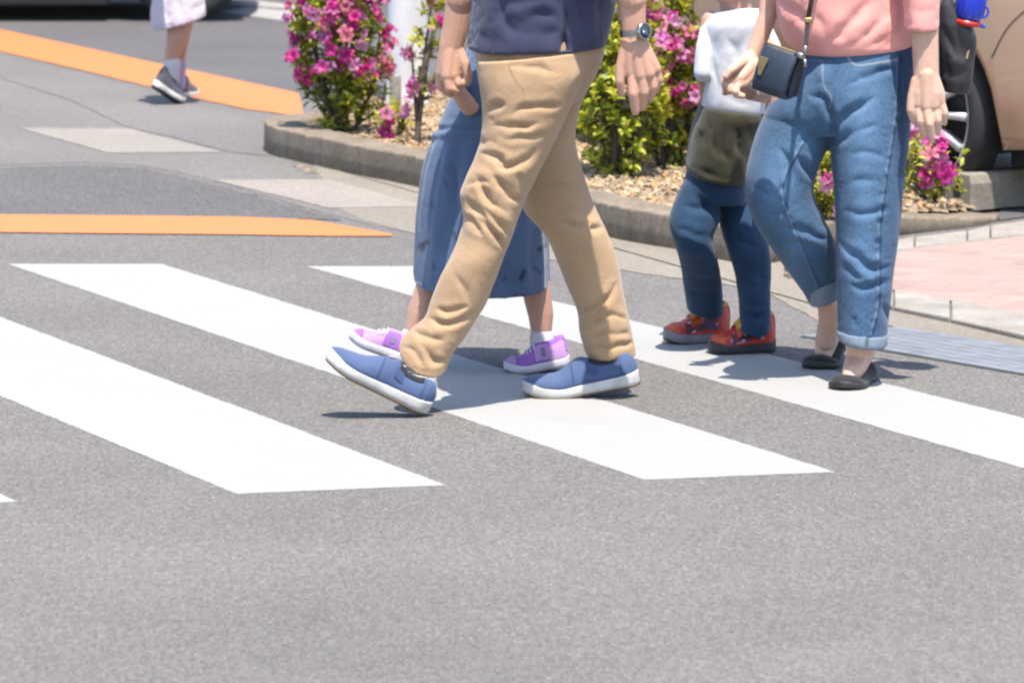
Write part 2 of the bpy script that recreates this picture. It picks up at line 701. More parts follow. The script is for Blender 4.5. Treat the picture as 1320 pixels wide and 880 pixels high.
# ================================================================== ground
asph = m_asphalt('asphalt', 0.195, 0.9, (1.03, 0.97, 0.915))
asph_far = m_asphalt('street_asphalt', 0.145, 0.8, (1.0, 0.95, 0.96), stain=False)
asph_new = m_asphalt('patch_asphalt', 0.150, 1.1, (1.0, 0.95, 0.94), stain=False)
apron_m = m_asphalt('apron_surface', 0.215, 0.6, (1.02, 0.96, 0.91), stain=False)
gutter_m = m_asphalt('gutter_surface', 0.29, 0.4, (1.04, 0.93, 0.77), scale=150, stain=False)
slab_m = m_asphalt('slab_surface', 0.335, 0.35, (1.06, 0.96, 0.85), scale=150, stain=False)
white_m = m_paint('white_paint', (0.468, 0.463, 0.446), (0.31, 0.31, 0.30), 0.2)
orange_m = m_paint('orange_paint', (0.75, 0.262, 0.082), (0.34, 0.22, 0.12), 0.2)
conc = m_concrete('kerb_concrete', (0.335, 0.28, 0.22))
conc2 = m_concrete('stop_concrete', (0.36, 0.33, 0.28), streak=False)
granite = m_concrete('granite', (0.44, 0.41, 0.37), streak=False, scale=150)

sheet('road', [(-300, -100, 0), (300, -100, 0), (300, 900, 0), (-300, 900, 0)], asph, 0.0)
# street beyond the upper orange line
sheet('road_far', [(-900, -60), (0, 38), (190, 82), (330, 112), (560, 165), (900, 165), (1100, 120), (1900, 100), (1900, -290), (-900, -290)], asph_far, 0.0006)
sheet('pavement_apron', [(-700, -20), (-200, 36), (0, 74), (100, 94), (190, 120), (320, 152), (350, 162), (450, 190), (560, 240), (560, 306), (480, 290), (420, 275), (300, 240), (230, 222), (180, 213), (100, 209), (0, 213), (-700, 245)], apron_m, 0.0012, ragged=.012)
sheet('gutter', [(400, 209), (440, 218), (551, 240), (787, 300), (869, 315), (960, 330), (1040, 330), (1100, 340), (1160, 374), (1330, 415), (1500, 470), (1500, 520), (1330, 474), (1200, 450), (1110, 440), (1030, 400), (980, 372), (870, 358), (760, 342), (640, 324), (540, 302), (470, 284), (440, 270)], gutter_m, 0.0018, ragged=.012)
sheet('road_patch', [(-700, 248), (0, 217), (100, 213), (180, 216), (230, 226), (300, 244), (400, 272), (440, 284), (380, 282), (0, 278), (-700, 278)], asph_new, 0.0024, ragged=.025)
sheet('concrete_slab', [(25, 165), (168, 166), (287, 196), (140, 197)], slab_m, 0.003, ragged=.008)
sheet('concrete_slab', [(276, 232), (425, 231), (548, 266), (425, 268)], slab_m, 0.003, ragged=.008)
# shallow dark joints between the strips
joint_m = m_plain('joint_dirt', (0.20, 0.19, 0.18), 0.95, var=0.3)
for ln in ([(165, 164), (230, 178), (300, 196), (345, 200)], [(0, 100), (90, 128), (165, 164)]):
    up = [(a, b - 0.3) for a, b in ln]
    sheet('road_joint', up + [(a, b + 0.4) for a, b in ln[::-1]], joint_m, 0.0036)

sheet('orange_line', [(-700, -125), (0, 38), (190, 79), (300, 102), (385, 120), (392, 149), (375, 148), (320, 141), (250, 126), (190, 111), (100, 89), (0, 66), (-700, -90)], orange_m, 0.0036, ragged=.006)
sheet('orange_line', [(-700, 274), (0, 276), (300, 279), (400, 283), (505, 301), (507, 304), (430, 304), (300, 302), (0, 299), (-700, 296)], orange_m, 0.0036, ragged=.006)
sheet('white_line', [(284, 16), (320, 9), (440, 21), (440, 36), (376, 28)], white_m, 0.002)
sheet('white_line', [(290, 5), (330, 1), (440, 13), (440, 17)], white_m, 0.002)
stripes = [[(-225, 660), (-820, 340), (-620, 340), (22, 646)],
           [(305, 636), (-405, 342), (-178, 341), (575, 625)],
           [(831, 618), (10, 340), (208, 340), (1078, 608)],
           [(1352, 612), (395, 343), (534, 343), (1535, 592)]]
for q in stripes:
    sheet('crosswalk_stripe', q, white_m, 0.0008, ragged=.0045)

# ---- right side: granite edging, pink paving, grating
t = NT('pink_paving')
br = t.n('ShaderNodeTexBrick')
br.inputs['Scale'].default_value = 1.0
br.inputs['Brick Width'].default_value = 0.2
br.inputs['Row Height'].default_value = 0.1
br.inputs['Mortar Size'].default_value = 0.0025
br.inputs['Color1'].default_value = (0.42, 0.295, 0.25, 1)
br.inputs['Color2'].default_value = (0.47, 0.345, 0.295, 1)
br.inputs['Mortar'].default_value = (0.32, 0.24, 0.205, 1)
mp = t.n('ShaderNodeMapping')
mp.inputs['Rotation'].default_value = (0, 0, R(24))
t.l(t.tc.outputs['Object'], mp.inputs[0])
t.l(mp.outputs[0], br.inputs[0])
t.base(t.mix(1.0, br.outputs[0], t.ramp(t.noise(7, 6, 0.7), [(0.3, (0.86, 0.84, 0.82)), (0.7, (1.1, 1.1, 1.1))]), 'MULTIPLY'))
t.set(Roughness=0.9)
t.bump(t.noise(200, 4), 0.3, 0.003)
pink = t.m
sheet('pavement', [(1010, 352), (1152, 321), (1330, 300), (1700, 255), (1700, 500), (1330, 407), (1152, 373), (1080, 362)], pink, 0.012, thick=0.03)


def kerb_run(line_a, line_b, z, parts):
    a, b = catmull([(*G(*p, z)[:2],) for p in line_a], 8), catmull([(*G(*p, z)[:2],) for p in line_b], 8)
    n = min(len(a), len(b))
    for i in range(parts):
        i0, i1 = int(i * (n - 1) / parts), int((i + 1) * (n - 1) / parts)
        mb = MB()
        m0, m1 = [np.array([*p, 0]) for p in (a[i0], b[i0])], [np.array([*p, 0]) for p in (a[i1], b[i1])]
        g = (m1[0] - m0[0])
        g = g / np.linalg.norm(g) * 0.003
        q = [m0[0] + g, m1[0] - g, m1[1] - g, m0[1] + g]
        q = [x + np.array([0, 0, z]) for x in q]
        lo = [x - np.array([0, 0, 0.04]) for x in q]
        ce = sum(q) / 4
        topq = [x + (ce - x) / np.linalg.norm(ce - x) * 0.006 for x in q]
        q2 = [x - np.array([0, 0, 0.005]) for x in q]
        mb.add(topq + q2 + lo, [(3, 2, 1, 0)] + [(i_, (i_ + 1) % 4, 4 + (i_ + 1) % 4, 4 + i_) for i_ in range(4)] + [(4 + i_, 4 + (i_ + 1) % 4, 8 + (i_ + 1) % 4, 8 + i_) for i_ in range(4)])
        o = mb.build('kerb_stone', granite, smooth=False)
        o['kind'] = 'structure'


kerb_run([(1010, 339), (1152, 309), (1247, 297), (1330, 282), (1700, 236)], [(1016, 353), (1152, 322), (1247, 310), (1330, 300), (1700, 256)], 0.018, 6)
kerb_run([(1060, 356), (1152, 373), (1330, 406), (1700, 494)], [(1060, 374), (1152, 394), (1330, 434), (1700, 536)], 0.016, 6)

# parking surface beyond the paving
sheet('parking_ground', [(1288, 284), (1330, 278), (1700, 230), (1900, 120), (1100, 200), (1290, 262)], asph_far, 0.004)

# steel gutter grating
steel = m_plain('grating_steel', (0.33, 0.35, 0.37), 0.5, 0.35, var=0.22, scale=12)
steel_d = m_plain('grating_dark', (0.20, 0.22, 0.24), 0.8, var=0.2)
ga, gb = G(1025, 410), G(1420, 476)
gd = gb - ga
gl = np.linalg.norm(gd)
gd = gd / gl
gw = G(1240, 424) - G(1240, 458)
gp = np.array([-gd[1], gd[0], 0])
width = abs(np.dot(G(1240, 426) - G(1240, 459), gp))
gr = thing('drain_grating', ga, 'long grey steel drain grating let into the gutter beside the pink paving', 'grating')
mid = (G(1200, 418) + G(1180, 452)) / 2
base0 = G(1095, 429)
mb = MB()
mb.box(base0 + gd * 1.5 + np.array([0, 0, 0.0]), [gd * 1.5, gp * width / 2, np.array([0, 0, 0.003])])
mb.build('tray', steel_d, gr, smooth=False)
mb = MB()
nb = 7
for i in range(nb):
    o = (i + 0.5) / nb * 2 - 1
    mb.box(base0 + gd * 1.5 + gp * width / 2 * o + np.array([0, 0, 0.0035]), [gd * 1.496, gp * width / nb * 0.475, np.array([0, 0, 0.003])])
mb.build('bars', steel, gr, smooth=False)

# ---- planting bed: kerb and mulch
H = 0.105
kb = [(346, 199), (372, 206), (440, 222), (551, 245), (670, 276), (787, 307), (869, 322), (930, 336), (975, 341), (1015, 336), (1060, 325), (1152, 305), (1247, 294), (1290, 285)]
kp = np.array([G(*p)[:2] for p in kb])
kp = np.concatenate([[kp[0] + np.array([0.14, 0.62]), kp[0] + np.array([-0.02, 0.32])], kp])   # the bed's end turns back
kp = catmull(kp, 22)
tg = np.gradient(kp, axis=0)
tg /= np.linalg.norm(tg, axis=1)[:, None]
nin = np.stack([-tg[:, 1], tg[:, 0]], 1)
if nin[len(nin) // 2][1] < 0:
    nin = -nin
KW = 0.15
rr = []
hh = np.full(len(kp), H)
ku = np.array([proj(np.array([[a, b, 0.0]]))[0][0] for a, b in kp])
hh = np.interp(ku, [1000, 1070, 1180, 1290], [H, .085, .055, .02])
for i in range(len(kp)):
    o, n_, h = kp[i], nin[i], hh[i]
    sec = [(0, -0.05), (0.004, h * 0.5), (0.006, h - 0.010), (0.009, h - 0.004), (0.016, h), (KW - 0.02, h + 0.002), (KW - 0.006, h - 0.006), (KW, h - 0.02), (KW, -0.05)]
    wz = lambda a, s_: mnoise.noise(Vector((o[0] * s_, o[1] * s_, a * 40)))
    rr.append(np.array([[*(o + n_ * (a + .006 * wz(a, 7) + .003 * wz(a + 3, 30))), z + (.004 * wz(a + 5, 12) + .003 * wz(a + 9, 40) if z > 0 else 0)] for a, z in sec]))
kerb = thing('planter_kerb', (kp[140][0], kp[140][1], 0), 'weathered low concrete kerb edging the azalea bed', 'kerb')
mb = MB()
mb.rings(rr, closed=True)
ko = mb.build('kerb_body', conc, kerb)
md = ko.modifiers.new('w', 'WEIGHTED_NORMAL')
# vertical joints
jm = m_plain('kerb_joint', (0.12, 0.11, 0.10), 0.95)

bk = [(kp[i] + nin[i] * (KW - 0.004)) for i in range(len(kp))]
far = [G(1290, 255)[:2], G(1100, 205)[:2], G(900, 170)[:2], G(600, 135)[:2], G(440, 150)[:2]]
bedpoly = np.array(bk + far)


def inside(x, y, poly):
    c = np.zeros(len(x), bool)
    j = len(poly) - 1
    for i in range(len(poly)):
        xi, yi = poly[i]
        xj, yj = poly[j]
        m = ((yi > y) != (yj > y)) & (x < (xj - xi) * (y - yi) / (yj - yi + 1e-12) + xi)
        c ^= m
        j = i
    return c


mn, mx = bedpoly.min(0), bedpoly.max(0)
st = 0.035
gx, gy = np.meshgrid(np.arange(mn[0], mx[0], st), np.arange(mn[1], mx[1], st))
ins = inside(gx.ravel(), gy.ravel(), bedpoly)
gz = np.array([0.075 + 0.016 * mnoise.noise(Vector((a * 5, b * 5, 0))) + 0.01 * mnoise.noise(Vector((a * 16, b * 16, 3))) for a, b in zip(gx.ravel(), gy.ravel())])
# keep the filled edge low beside the flush end of the kerb
xe = kp[-1][0]
gz -= np.clip((gx.ravel() - (xe - 0.5)) / 0.5, 0, 1) * 0.06
idx = -np.ones(len(ins), int)
ny, nx = gx.shape
pts = np.stack([gx.ravel(), gy.ravel(), gz], 1)
f = []
I = ins.reshape(ny, nx)
for a in range(ny - 1):
    for b in range(nx - 1):
        if I[a, b] or I[a, b + 1] or I[a + 1, b] or I[a + 1, b + 1]:
            f.append((a * nx + b, a * nx + b + 1, (a + 1) * nx + b + 1, (a + 1) * nx + b))
used = sorted({i for q in f for i in q})
for k, i in enumerate(used):
    idx[i] = k
mb = MB()
mb.add(pts[used], [tuple(idx[i] for i in q) for q in f])
t = NT('bed_soil')
t.base(t.ramp(t.noise(40, 6, 0.7), [(0.3, (0.26, 0.18, 0.11)), (0.7, (0.52, 0.41, 0.28))]))
t.set(Roughness=0.95)
t.bump(t.noise(90, 5, 0.7), 0.8, 0.01)
o = mb.build('bed_ground', t.m)
o['kind'] = 'structure'

# wood chips and pale gravel: nobody could count them
mb = MB()
chips = []
cand = rng.uniform(mn, mx, (45000, 2))
cand = cand[inside(cand[:, 0], cand[:, 1], bedpoly)]
uu, vv = proj(np.stack([cand[:, 0], cand[:, 1], np.full(len(cand), 0.09)], 1))
cand = cand[(uu > 330) & (uu < 1330)][:12000]
tint = []
for x, y in cand:
    s = rng.uniform(0.004, 0.0115)
    ax = rng.normal(size=3)
    ax[2] *= 0.4
    ax /= np.linalg.norm(ax)
    b = np.cross(ax, rng.normal(size=3))
    b /= np.linalg.norm(b)
    c = np.cross(ax, b)
    z = 0.078 + 0.016 * mnoise.noise(Vector((x * 5, y * 5, 0))) + 0.01 * mnoise.noise(Vector((x * 16, y * 16, 3))) - max(0, min(1, (x - (xe - 0.5)) / 0.5)) * 0.06
    mb.box((x, y, z + s * 0.25), [ax * s * rng.uniform(0.8, 1.6), b * s * rng.uniform(0.4, 0.8), c * s * rng.uniform(0.2, 0.5)])
    k = rng.uniform(0.7, 1.2)
    base = np.array([0.62, 0.47, 0.30]) if rng.random() < 0.75 else np.array([0.60, 0.36, 0.17])
    tint += [np.append(base * k, 1)] * 8
o = mb.build('wood_chips', m_leafy('chip', 0.0, 0.9), smooth=False)
a = o.data.color_attributes.new('tint', 'FLOAT_COLOR', 'POINT')
a.data.foreach_set('color', np.clip(np.array(tint), 0, 1).astype(np.float32).ravel())
tag(o, kind='stuff')
o['label'] = 'pale wood chips and gravel strewn over the planting bed'

# fallen dry leaves by the kerb
lm = m_plain('dry_leaf', (0.55, 0.27, 0.10), 0.8, var=0.3)
for (u_, v_) in ((388, 214), (396, 219), (380, 210), (405, 224)):
    mb = MB()
    p = G(u_, v_, 0.016)
    a_ = rng.uniform(0, 6.28)
    d1 = np.array([math.cos(a_), math.sin(a_), 0.1])
    d2 = np.array([-math.sin(a_), math.cos(a_), 0.2])
    q = [p - d1 * 0.02, p + d2 * 0.009, p + d1 * 0.02 + np.array([0, 0, .004]), p - d2 * 0.009]
    mb.add(q, [(0, 3, 2, 1)])
    o = mb.build('fallen_leaf', lm, smooth=False)
    tag(o, 'small dry orange leaf lying in the gutter at the rounded end of the kerb', 'leaf', 'dry leaves in the gutter')
# ================================================================== people helpers
skin_m = m_skin('skin_adult', (0.74, 0.43, 0.30), (0.80, 0.45, 0.325))
skin_w = m_skin('skin_pale', (0.90, 0.585, 0.43), (0.95, 0.59, 0.45))
skin_c = m_skin('skin_child', (0.70, 0.42, 0.31), (0.75, 0.43, 0.33))
hair_m = m_plain('hair_black', (0.022, 0.016, 0.013), 0.45, var=0.3, scale=200, bump=0.3)
eye_m = m_plain('eye_dark', (0.03, 0.02, 0.015), 0.2)
nail_m = m_plain('nail', (0.86, 0.56, 0.50), 0.25, var=.05)
lip_m = m_plain('lips', (0.45, 0.16, 0.14), 0.5)


def frame_head(C, face, size):
    f = np.array([face[0], face[1], 0.0])
    f /= np.linalg.norm(f)
    up = np.array([0, 0, 1.0])
    lt = np.cross(up, f)
    return f * size, lt * size, up * size


def head_shapes(mb, C, face, size):
    """size = head height; C = centre of the head"""
    f, l, u = frame_head(C, face, size)
    C = np.asarray(C, float)
    mb.ellipsoid(C + u * 0.10 - f * 0.04, [f * 0.40, l * 0.33, u * 0.38])
    mb.ellipsoid(C - u * 0.20 + f * 0.07, [f * 0.27, l * 0.26, u * 0.29])
    mb.capsule(C + f * 0.33 + u * 0.02, C + f * 0.40 - u * 0.12, 0.03 * size, 0.055 * size)
    mb.ellipsoid(C + f * 0.33 - u * 0.255, [f * 0.04, l * 0.1, u * 0.05])
    for s in (-1, 1):
        mb.ellipsoid(C + l * 0.34 * s - u * 0.02 - f * 0.02, [f * 0.07, l * 0.03, u * 0.13])
        mb.ellipsoid(C + l * 0.15 * s + f * 0.31 + u * 0.07, [f * 0.04, l * 0.09, u * 0.03])
    mb.capsule(C - u * 0.2 - f * 0.08, C - u * 0.62 - f * 0.13, 0.20 * size, 0.22 * size)


def finish_body(name, mb, mat, parent, C, face, size, voxel=0.0033, it=3, nails=()):
    me = remesh(mb, voxel)
    smooth_me(me, it)
    # eyes and mouth join the same mesh with materials of their own
    f, l, u = frame_head(C, face, size)
    ex = MB()
    for s in (-1, 1):
        ex.ellipsoid(C + l * 0.15 * s + f * 0.325 + u * 0.02, [f * 0.03, l * 0.055, u * 0.028], k=12, n=8, mi=1)
    for (u_, v_, Y_, r_) in nails:
        q = P(u_, v_, Y_)
        m_ = mpp(q) * r_
        ex.ellipsoid(q - np.array([0, m_ * .78, 0]), [np.array([m_ * .62, 0, 0]), np.array([0, m_ * .34, 0]), np.array([0, -m_ * .1, m_ * .95])], k=12, n=8, mi=3)
    ex.ellipsoid(C + f * 0.345 - u * 0.26, [f * 0.03, l * 0.085, u * 0.016], k=12, n=8, mi=2)
    v0 = get_co(me)
    nf = len(me.polygons)
    ls = np.empty(nf, np.int32)
    lt = np.empty(nf, np.int32)
    me.polygons.foreach_get('loop_start', ls)
    me.polygons.foreach_get('loop_total', lt)
    vi = np.empty(len(me.loops), np.int32)
    me.loops.foreach_get('vertex_index', vi)
    faces = [tuple(vi[a:a + b]) for a, b in zip(ls.tolist(), lt.tolist())]
    allb = MB()
    allb.add(v0, faces)
    allb.add(ex.verts(), ex.f)
    allb.mi = [0] * nf + ex.mi
    bpy.data.meshes.remove(me)
    return allb.build(name, [mat, eye_m, lip_m, nail_m], parent)


def make_hair(C, face, size, parent, long=0.0):
    f, l, u = frame_head(C, face, size)
    C = np.asarray(C, float)
    th = np.linspace(0, 2 * PI, 40, endpoint=False)
    rr = []
    for e in np.linspace(-0.62 - long, PI / 2 * 0.97, 22):
        e2 = max(e, -PI / 2 * 0.9)
        ce, se = math.cos(max(e2, -0.45)), math.sin(e2) if e > -0.6 else math.sin(-0.6) + (e + 0.6) * 1.1
        ring = []
        for t_ in th:
            d = math.cos(t_)
            k = 1.0
            lowf = 0.28 if d > 0.25 else -9
            if d > 0.25 and se < lowf:                        # leave the face free
                k = 0.72
            ring.append(C + u * 0.12 - f * 0.05 + f * 0.44 * ce * d * k + l * 0.37 * ce * math.sin(t_) * (1 if k == 1 else 0.85) + u * 0.42 * se)
        rr.append(np.array(ring))
    mb = MB()
    mb.rings(rr)
    return soft('hair', mb, hair_m, parent, 0.007, 2)


# ------------------------------------------------------------------ shoes
def shoe_tf(anchor, at, heading, pitch=0.0, bend=0.0, L=0.27, ball=0.68, roll=0.0):
    """anchor: world point; at: 'heel' or 'toe' (ground contact); heading: world direction; pitch: toe up; bend: heel raised about the ball"""
    h = np.array([heading[0], heading[1], 0.0])
    h /= np.linalg.norm(h)
    lt = np.array([-h[1], h[0], 0])
    up = np.array([0, 0, 1.0])
    x = h * math.cos(R(pitch)) + up * math.sin(R(pitch))
    z = -h * math.sin(R(pitch)) + up * math.cos(R(pitch))
    if roll:
        lt, z = lt * math.cos(R(roll)) + z * math.sin(R(roll)), z * math.cos(R(roll)) - lt * math.sin(R(roll))
    org = {'heel': 0.03, 'toe': 0.93, 'ball': ball}[at] * L

    def tf(v):
        v = v.copy()
        if bend:
            xb = ball * L
            a = R(bend) * np.clip((xb + 0.05 * L - v[:, 0]) / (0.14 * L), 0, 1)
            dx, dz = v[:, 0] - xb, v[:, 2]
            nx_, nz_ = dx * np.cos(a) + dz * np.sin(a), -dx * np.sin(a) + dz * np.cos(a)
            v[:, 0], v[:, 2] = nx_ + xb, nz_
        q = v - np.array([org, 0, 0])
        return np.asarray(anchor) + q[:, :1] * x + q[:, 1:2] * lt + q[:, 2:3] * z
    return tf


TS = np.linspace(0, 1, 40)


def outline(L, W):
    t = TS
    hw = np.interp(t, [0, .04, .12, .25, .42, .6, .72, .84, .93, .98, 1], [.0, .48, .64, .68, .68, .88, 1.0, .94, .70, .40, .0]) * W / 2
    k = np.ones(5) / 5
    hw[2:-2] = np.convolve(hw, k, 'same')[2:-2]
    c = np.interp(t, [0, .5, 1], [0, 0, 0.02 * W])
    return t * L, hw, c


def build_shoe(parent, tf, L, W, mats, hts, sole_t, toe_spring=0.012, sole_name='sole', outsole=None, rim=0.0035, upper_name='upper', sole_mat=None):
    x, hw, c = outline(L, W)
    spring = toe_spring * np.clip((TS - 0.72) / 0.28, 0, 1) ** 2 + 0.004 * np.clip((0.1 - TS) / 0.1, 0, 1) ** 2
    # sole
    st = np.interp(TS, [0, .3, .6, 1], [sole_t * 1.15, sole_t, sole_t * 0.9, sole_t * 1.0])
    mb = MB()
    rr = []
    for i in range(len(x)):
        w_ = hw[i] + rim
        a = np.array([[x[i], c[i] + w_ * s_, spring[i] + z_ * st[i]] for s_, z_ in
                      ((-.86, 0), (-.97, .12), (-1, .35), (-1, .8), (-.95, 1.0), (-.6, 1.0), (.6, 1.0), (.95, 1.0), (1, .8), (1, .35), (.97, .12), (.86, 0))])
        rr.append(a)
    mb.rings(rr)
    sh = mb.build('shoe', mats[0], parent) if False else None
    so_ = mb
    # upper
    ub = MB()
    ph = np.linspace(0, PI, 21)
    rr = []
    h = np.interp(TS, [p_[0] for p_ in hts], [p_[1] for p_ in hts])
    k = np.ones(3) / 3
    h[1:-1] = np.convolve(h, k, 'same')[1:-1]
    for i in range(len(x)):
        cs_, sn_ = np.cos(ph), np.sin(ph)
        z0 = spring[i] + st[i] * 0.75
        tall = np.clip(h[i] / 0.08, 0, 1)
        px_ = np.sign(cs_) * np.abs(cs_) ** (0.75 + 0.25 * (1 - tall)) * hw[i] * (1 - 0.30 * tall * sn_ ** 2)
        a = np.stack([np.full(len(ph), x[i]) + 0.0 * sn_, c[i] + px_, z0 + (h[i] - st[i] * 0.75).clip(0.002) * sn_ ** 0.8], 1)
        rr.append(a)
    ub.rings(rr, closed=False, cap=False)
    up_ = ub.build(upper_name, mats[0], parent, tf=tf)
    so_.build(sole_name, mats[1] if sole_mat is None else sole_mat, up_, tf=tf)
    if outsole is not None:
        ob = MB()
        rr = []
        for i in range(len(x)):
            w_ = hw[i] + rim * 0.6
            rr.append(np.array([[x[i], c[i] + w_ * s_, spring[i] - 0.004 + z_] for s_, z_ in ((-.9, 0), (-1, .003), (-1, .0055), (1, .0055), (1, .003), (.9, 0))]))
        ob.rings(rr)
        ob.build('outsole', outsole, up_, tf=tf)
    return up_, (x, hw, c, h, st, spring)


def shoe_band(parent, tf, prm, t0, t1, name, mat, ph0=0.0, ph1=PI, off=0.0016, nst=12):
    """a strip lying on the upper between t0..t1 along it and angles ph0..ph1 round it"""
    x, hw, c, h, st, spring = prm
    mb = MB()
    rr = []
    for t_ in np.linspace(t0, t1, nst):
        g = lambda a: np.interp(t_, TS, a)
        ph = np.linspace(ph0, ph1, 15)
        cs_, sn_ = np.cos(ph), np.sin(ph)
        tall = np.clip(g(h) / 0.08, 0, 1)
        w_ = g(hw) + off
        px_ = np.sign(cs_) * np.abs(cs_) ** (0.75 + 0.25 * (1 - tall)) * w_ * (1 - 0.30 * tall * sn_ ** 2)
        rr.append(np.stack([np.full(len(ph), t_ * prm[0][-1]), g(c) + px_, g(spring) + g(st) * .75 + off + (g(h) - g(st) * .75) * sn_ ** 0.8], 1))
    mb.rings(rr, closed=False, cap=False)
    return mb.build(name, mat, parent, tf=tf)


# ================================================================== MAN
YM = 12.58
man = thing('person', (P(690, 300, YM)[0], YM, 0), 'striding adult in navy shirt, khaki trousers and blue slip-on shoes', 'person', 'pedestrians on the crossing')
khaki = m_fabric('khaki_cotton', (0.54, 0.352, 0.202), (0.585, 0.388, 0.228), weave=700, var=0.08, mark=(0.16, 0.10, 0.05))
navy = m_fabric('navy_linen', (0.054, 0.058, 0.115), (0.072, 0.075, 0.142), weave=500, var=0.15, mark=(0.02, 0.022, 0.05))
YF, YB = 12.465, 12.715
mb = MB()
sil(mb, [(616, 40, 778, 38, YM, .33), (613, 66, 779, 64, YM, .34), (614, 85, 775, 82, YM, .34), (618, 110, 764, 104, YM, .32), (626, 142, 744, 132, YM, .26)], expo=2.3)
sil(mb, [(616, 80, 752, 66, YF + .01, .18), (618, 110, 752, 98, YF, .19), (622, 145, 738, 133, YF, .19), (619, 180, 727, 158, YF, .19), (611, 206, 715, 183, YF, .185), (600, 230, 700, 212, YF - .01, .18),
         (593, 250, 688, 236, YF - .01, .175), (595, 266, 677, 258, YF - .015, .17), (597, 283, 668, 282, YF - .02, .165), (590, 309, 659, 308, YF - .02, .16), (579, 335, 648, 335, YF - .03, .155),
         (567, 358, 638, 363, YF - .03, .15), (556, 386, 626, 392, YF - .03, .145), (548, 408, 612, 414, YF - .035, .14, 2), (532, 424, 600, 433, YF - .04, .14, 6), (519, 438, 585, 450, YF - .045, .14, 14), (514, 447, 577, 467, YF - .05, .14, 24)],
    expo=2.15, hollow=.03)
sil(mb, [(655, 75, 774, 68, YB - .01, .18), (652, 110, 764, 104, YB, .19), (655, 140, 748, 138, YB, .185), (660, 190, 742, 184, YB, .18), (665, 232, 753, 226, YB, .175), (675, 271, 765, 262, YB, .17),
         (702, 302, 781, 296, YB, .165), (716, 331, 794, 328, YB + .005, .155), (730, 366, 801, 360, YB + .01, .15), (744, 400, 807, 394, YB + .01, .145), (747, 427, 814, 424, YB + .01, .145, 2), (752, 445, 818, 445, YB + .01, .145, 4), (756, 456, 820, 455, YB + .01, .145, 7)],
    expo=2.15, hollow=.03)
val = [[(659, 150), (675, 140), (702, 137), (726, 136)], [(636, 162), (658, 164), (680, 163), (696, 159)], [(625, 143), (639, 137), (652, 134)],
       [(619, 197), (639, 203), (655, 216)], [(639, 214), (661, 214), (677, 207), (691, 192)], [(634, 225), (647, 238), (661, 255), (677, 260)], ([(668, 222), (675, 240)], .6),
       [(612, 222), (623, 246), (639, 265), (655, 276)], [(596, 252), (609, 268), (623, 279), (634, 296)], ([(724, 88), (713, 91), (680, 85), (653, 83)], .5),
       [(612, 278), (630, 293), (648, 314), (652, 328)], [(624, 267), (642, 287), (660, 306)], ([(597, 278), (614, 290), (622, 306)], .8),
       [(550, 408), (571, 417), (597, 411), (613, 400)], [(533, 426), (550, 435), (576, 441)], [(544, 444), (559, 464), (576, 466)], [(519, 444), (538, 458), (548, 472)],
       [(560, 398), (580, 402), (604, 394)], ([(585, 350), (600, 372), (606, 392)], .4),
       [(748, 429), (766, 417), (790, 408), (808, 411)], [(751, 418), (772, 400), (796, 364)], [(760, 441), (781, 432), (812, 429)], [(758, 447), (785, 449), (817, 440)], [(748, 404), (766, 396), (786, 378)],
       ([(758, 296), (778, 294)], .7), ([(719, 287), (740, 290), (762, 289)], .7), ([(690, 230), (720, 240), (748, 238)], .5), ([(672, 262), (700, 278), (735, 268), (760, 262)], .5), ([(735, 120), (752, 100), (772, 78)], .6),
       ([(640, 175), (660, 178), (690, 176), (715, 168)], .5), ([(600, 240), (618, 232), (632, 236)], .7), ([(612, 188), (628, 182), (645, 186)], .6)]
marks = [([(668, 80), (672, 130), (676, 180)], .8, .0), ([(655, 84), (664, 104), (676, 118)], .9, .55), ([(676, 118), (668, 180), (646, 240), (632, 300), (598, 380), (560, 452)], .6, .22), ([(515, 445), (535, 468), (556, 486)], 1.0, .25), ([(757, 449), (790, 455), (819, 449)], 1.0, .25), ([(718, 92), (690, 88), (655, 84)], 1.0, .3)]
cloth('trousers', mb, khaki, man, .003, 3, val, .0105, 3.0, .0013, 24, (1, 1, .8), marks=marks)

mb = MB()
sil(mb, [(690, -258, 742, -258, YM, .17), (668, -246, 752, -246, YM, .30), (640, -222, 775, -222, YM, .40), (626, -180, 784, -182, YM, .42), (618, -120, 792, -122, YM, .39), (613, -60, 797, -60, YM, .37), (609, 0, 794, 0, YM, .37),
         (606, 30, 788, 30, YM, .36), (603, 63, 782, 57, YM, .362, 4)], expo=2.4, hollow=.05)
pxc(mb, [(712, -212, YM - .15, 42), (748, -160, YM - .19, 37), (776, -105, YM - .215, 34)])
pxc(mb, [(690, -212, YM + .17, 46), (650, -160, YM + .235, 43), (626, -105, YM + .27, 41)])
val = [[(640, -10), (648, 20), (662, 40), (690, 42)], [(655, 20), (672, 30), (695, 20), (720, 24)], [(720, 0), (731, 26), (728, 64)], ([(733, 68), (745, 58), (762, 62)], .8), ([(640, 6), (670, 4), (705, -6)], .6), [(745, 0), (752, 30), (750, 55)],
       ([(615, 40), (628, 52), (660, 56)], .4), [(770, -10), (778, 20), (770, 50)], ([(690, 34), (705, 44), (722, 40)], .7)]
cloth('shirt', mb, navy, man, .006, 3, val, .009, 6, .003, 11, (1, 1, .7), marks=[([(728, -60), (729, 20), (727, 72)], 2.4, .9), ([(606, 58), (660, 63), (720, 63)], 1.0, .4), ([(733, 64), (768, 57)], 1.0, .4)],
      extra=lambda co, no: -0.02 * np.exp(-(((proj(co)[0] - 728) / 5) ** 2)) * np.clip((proj(co)[1] - 42) / 22, 0, 1) * (no[:, 1] < 0))
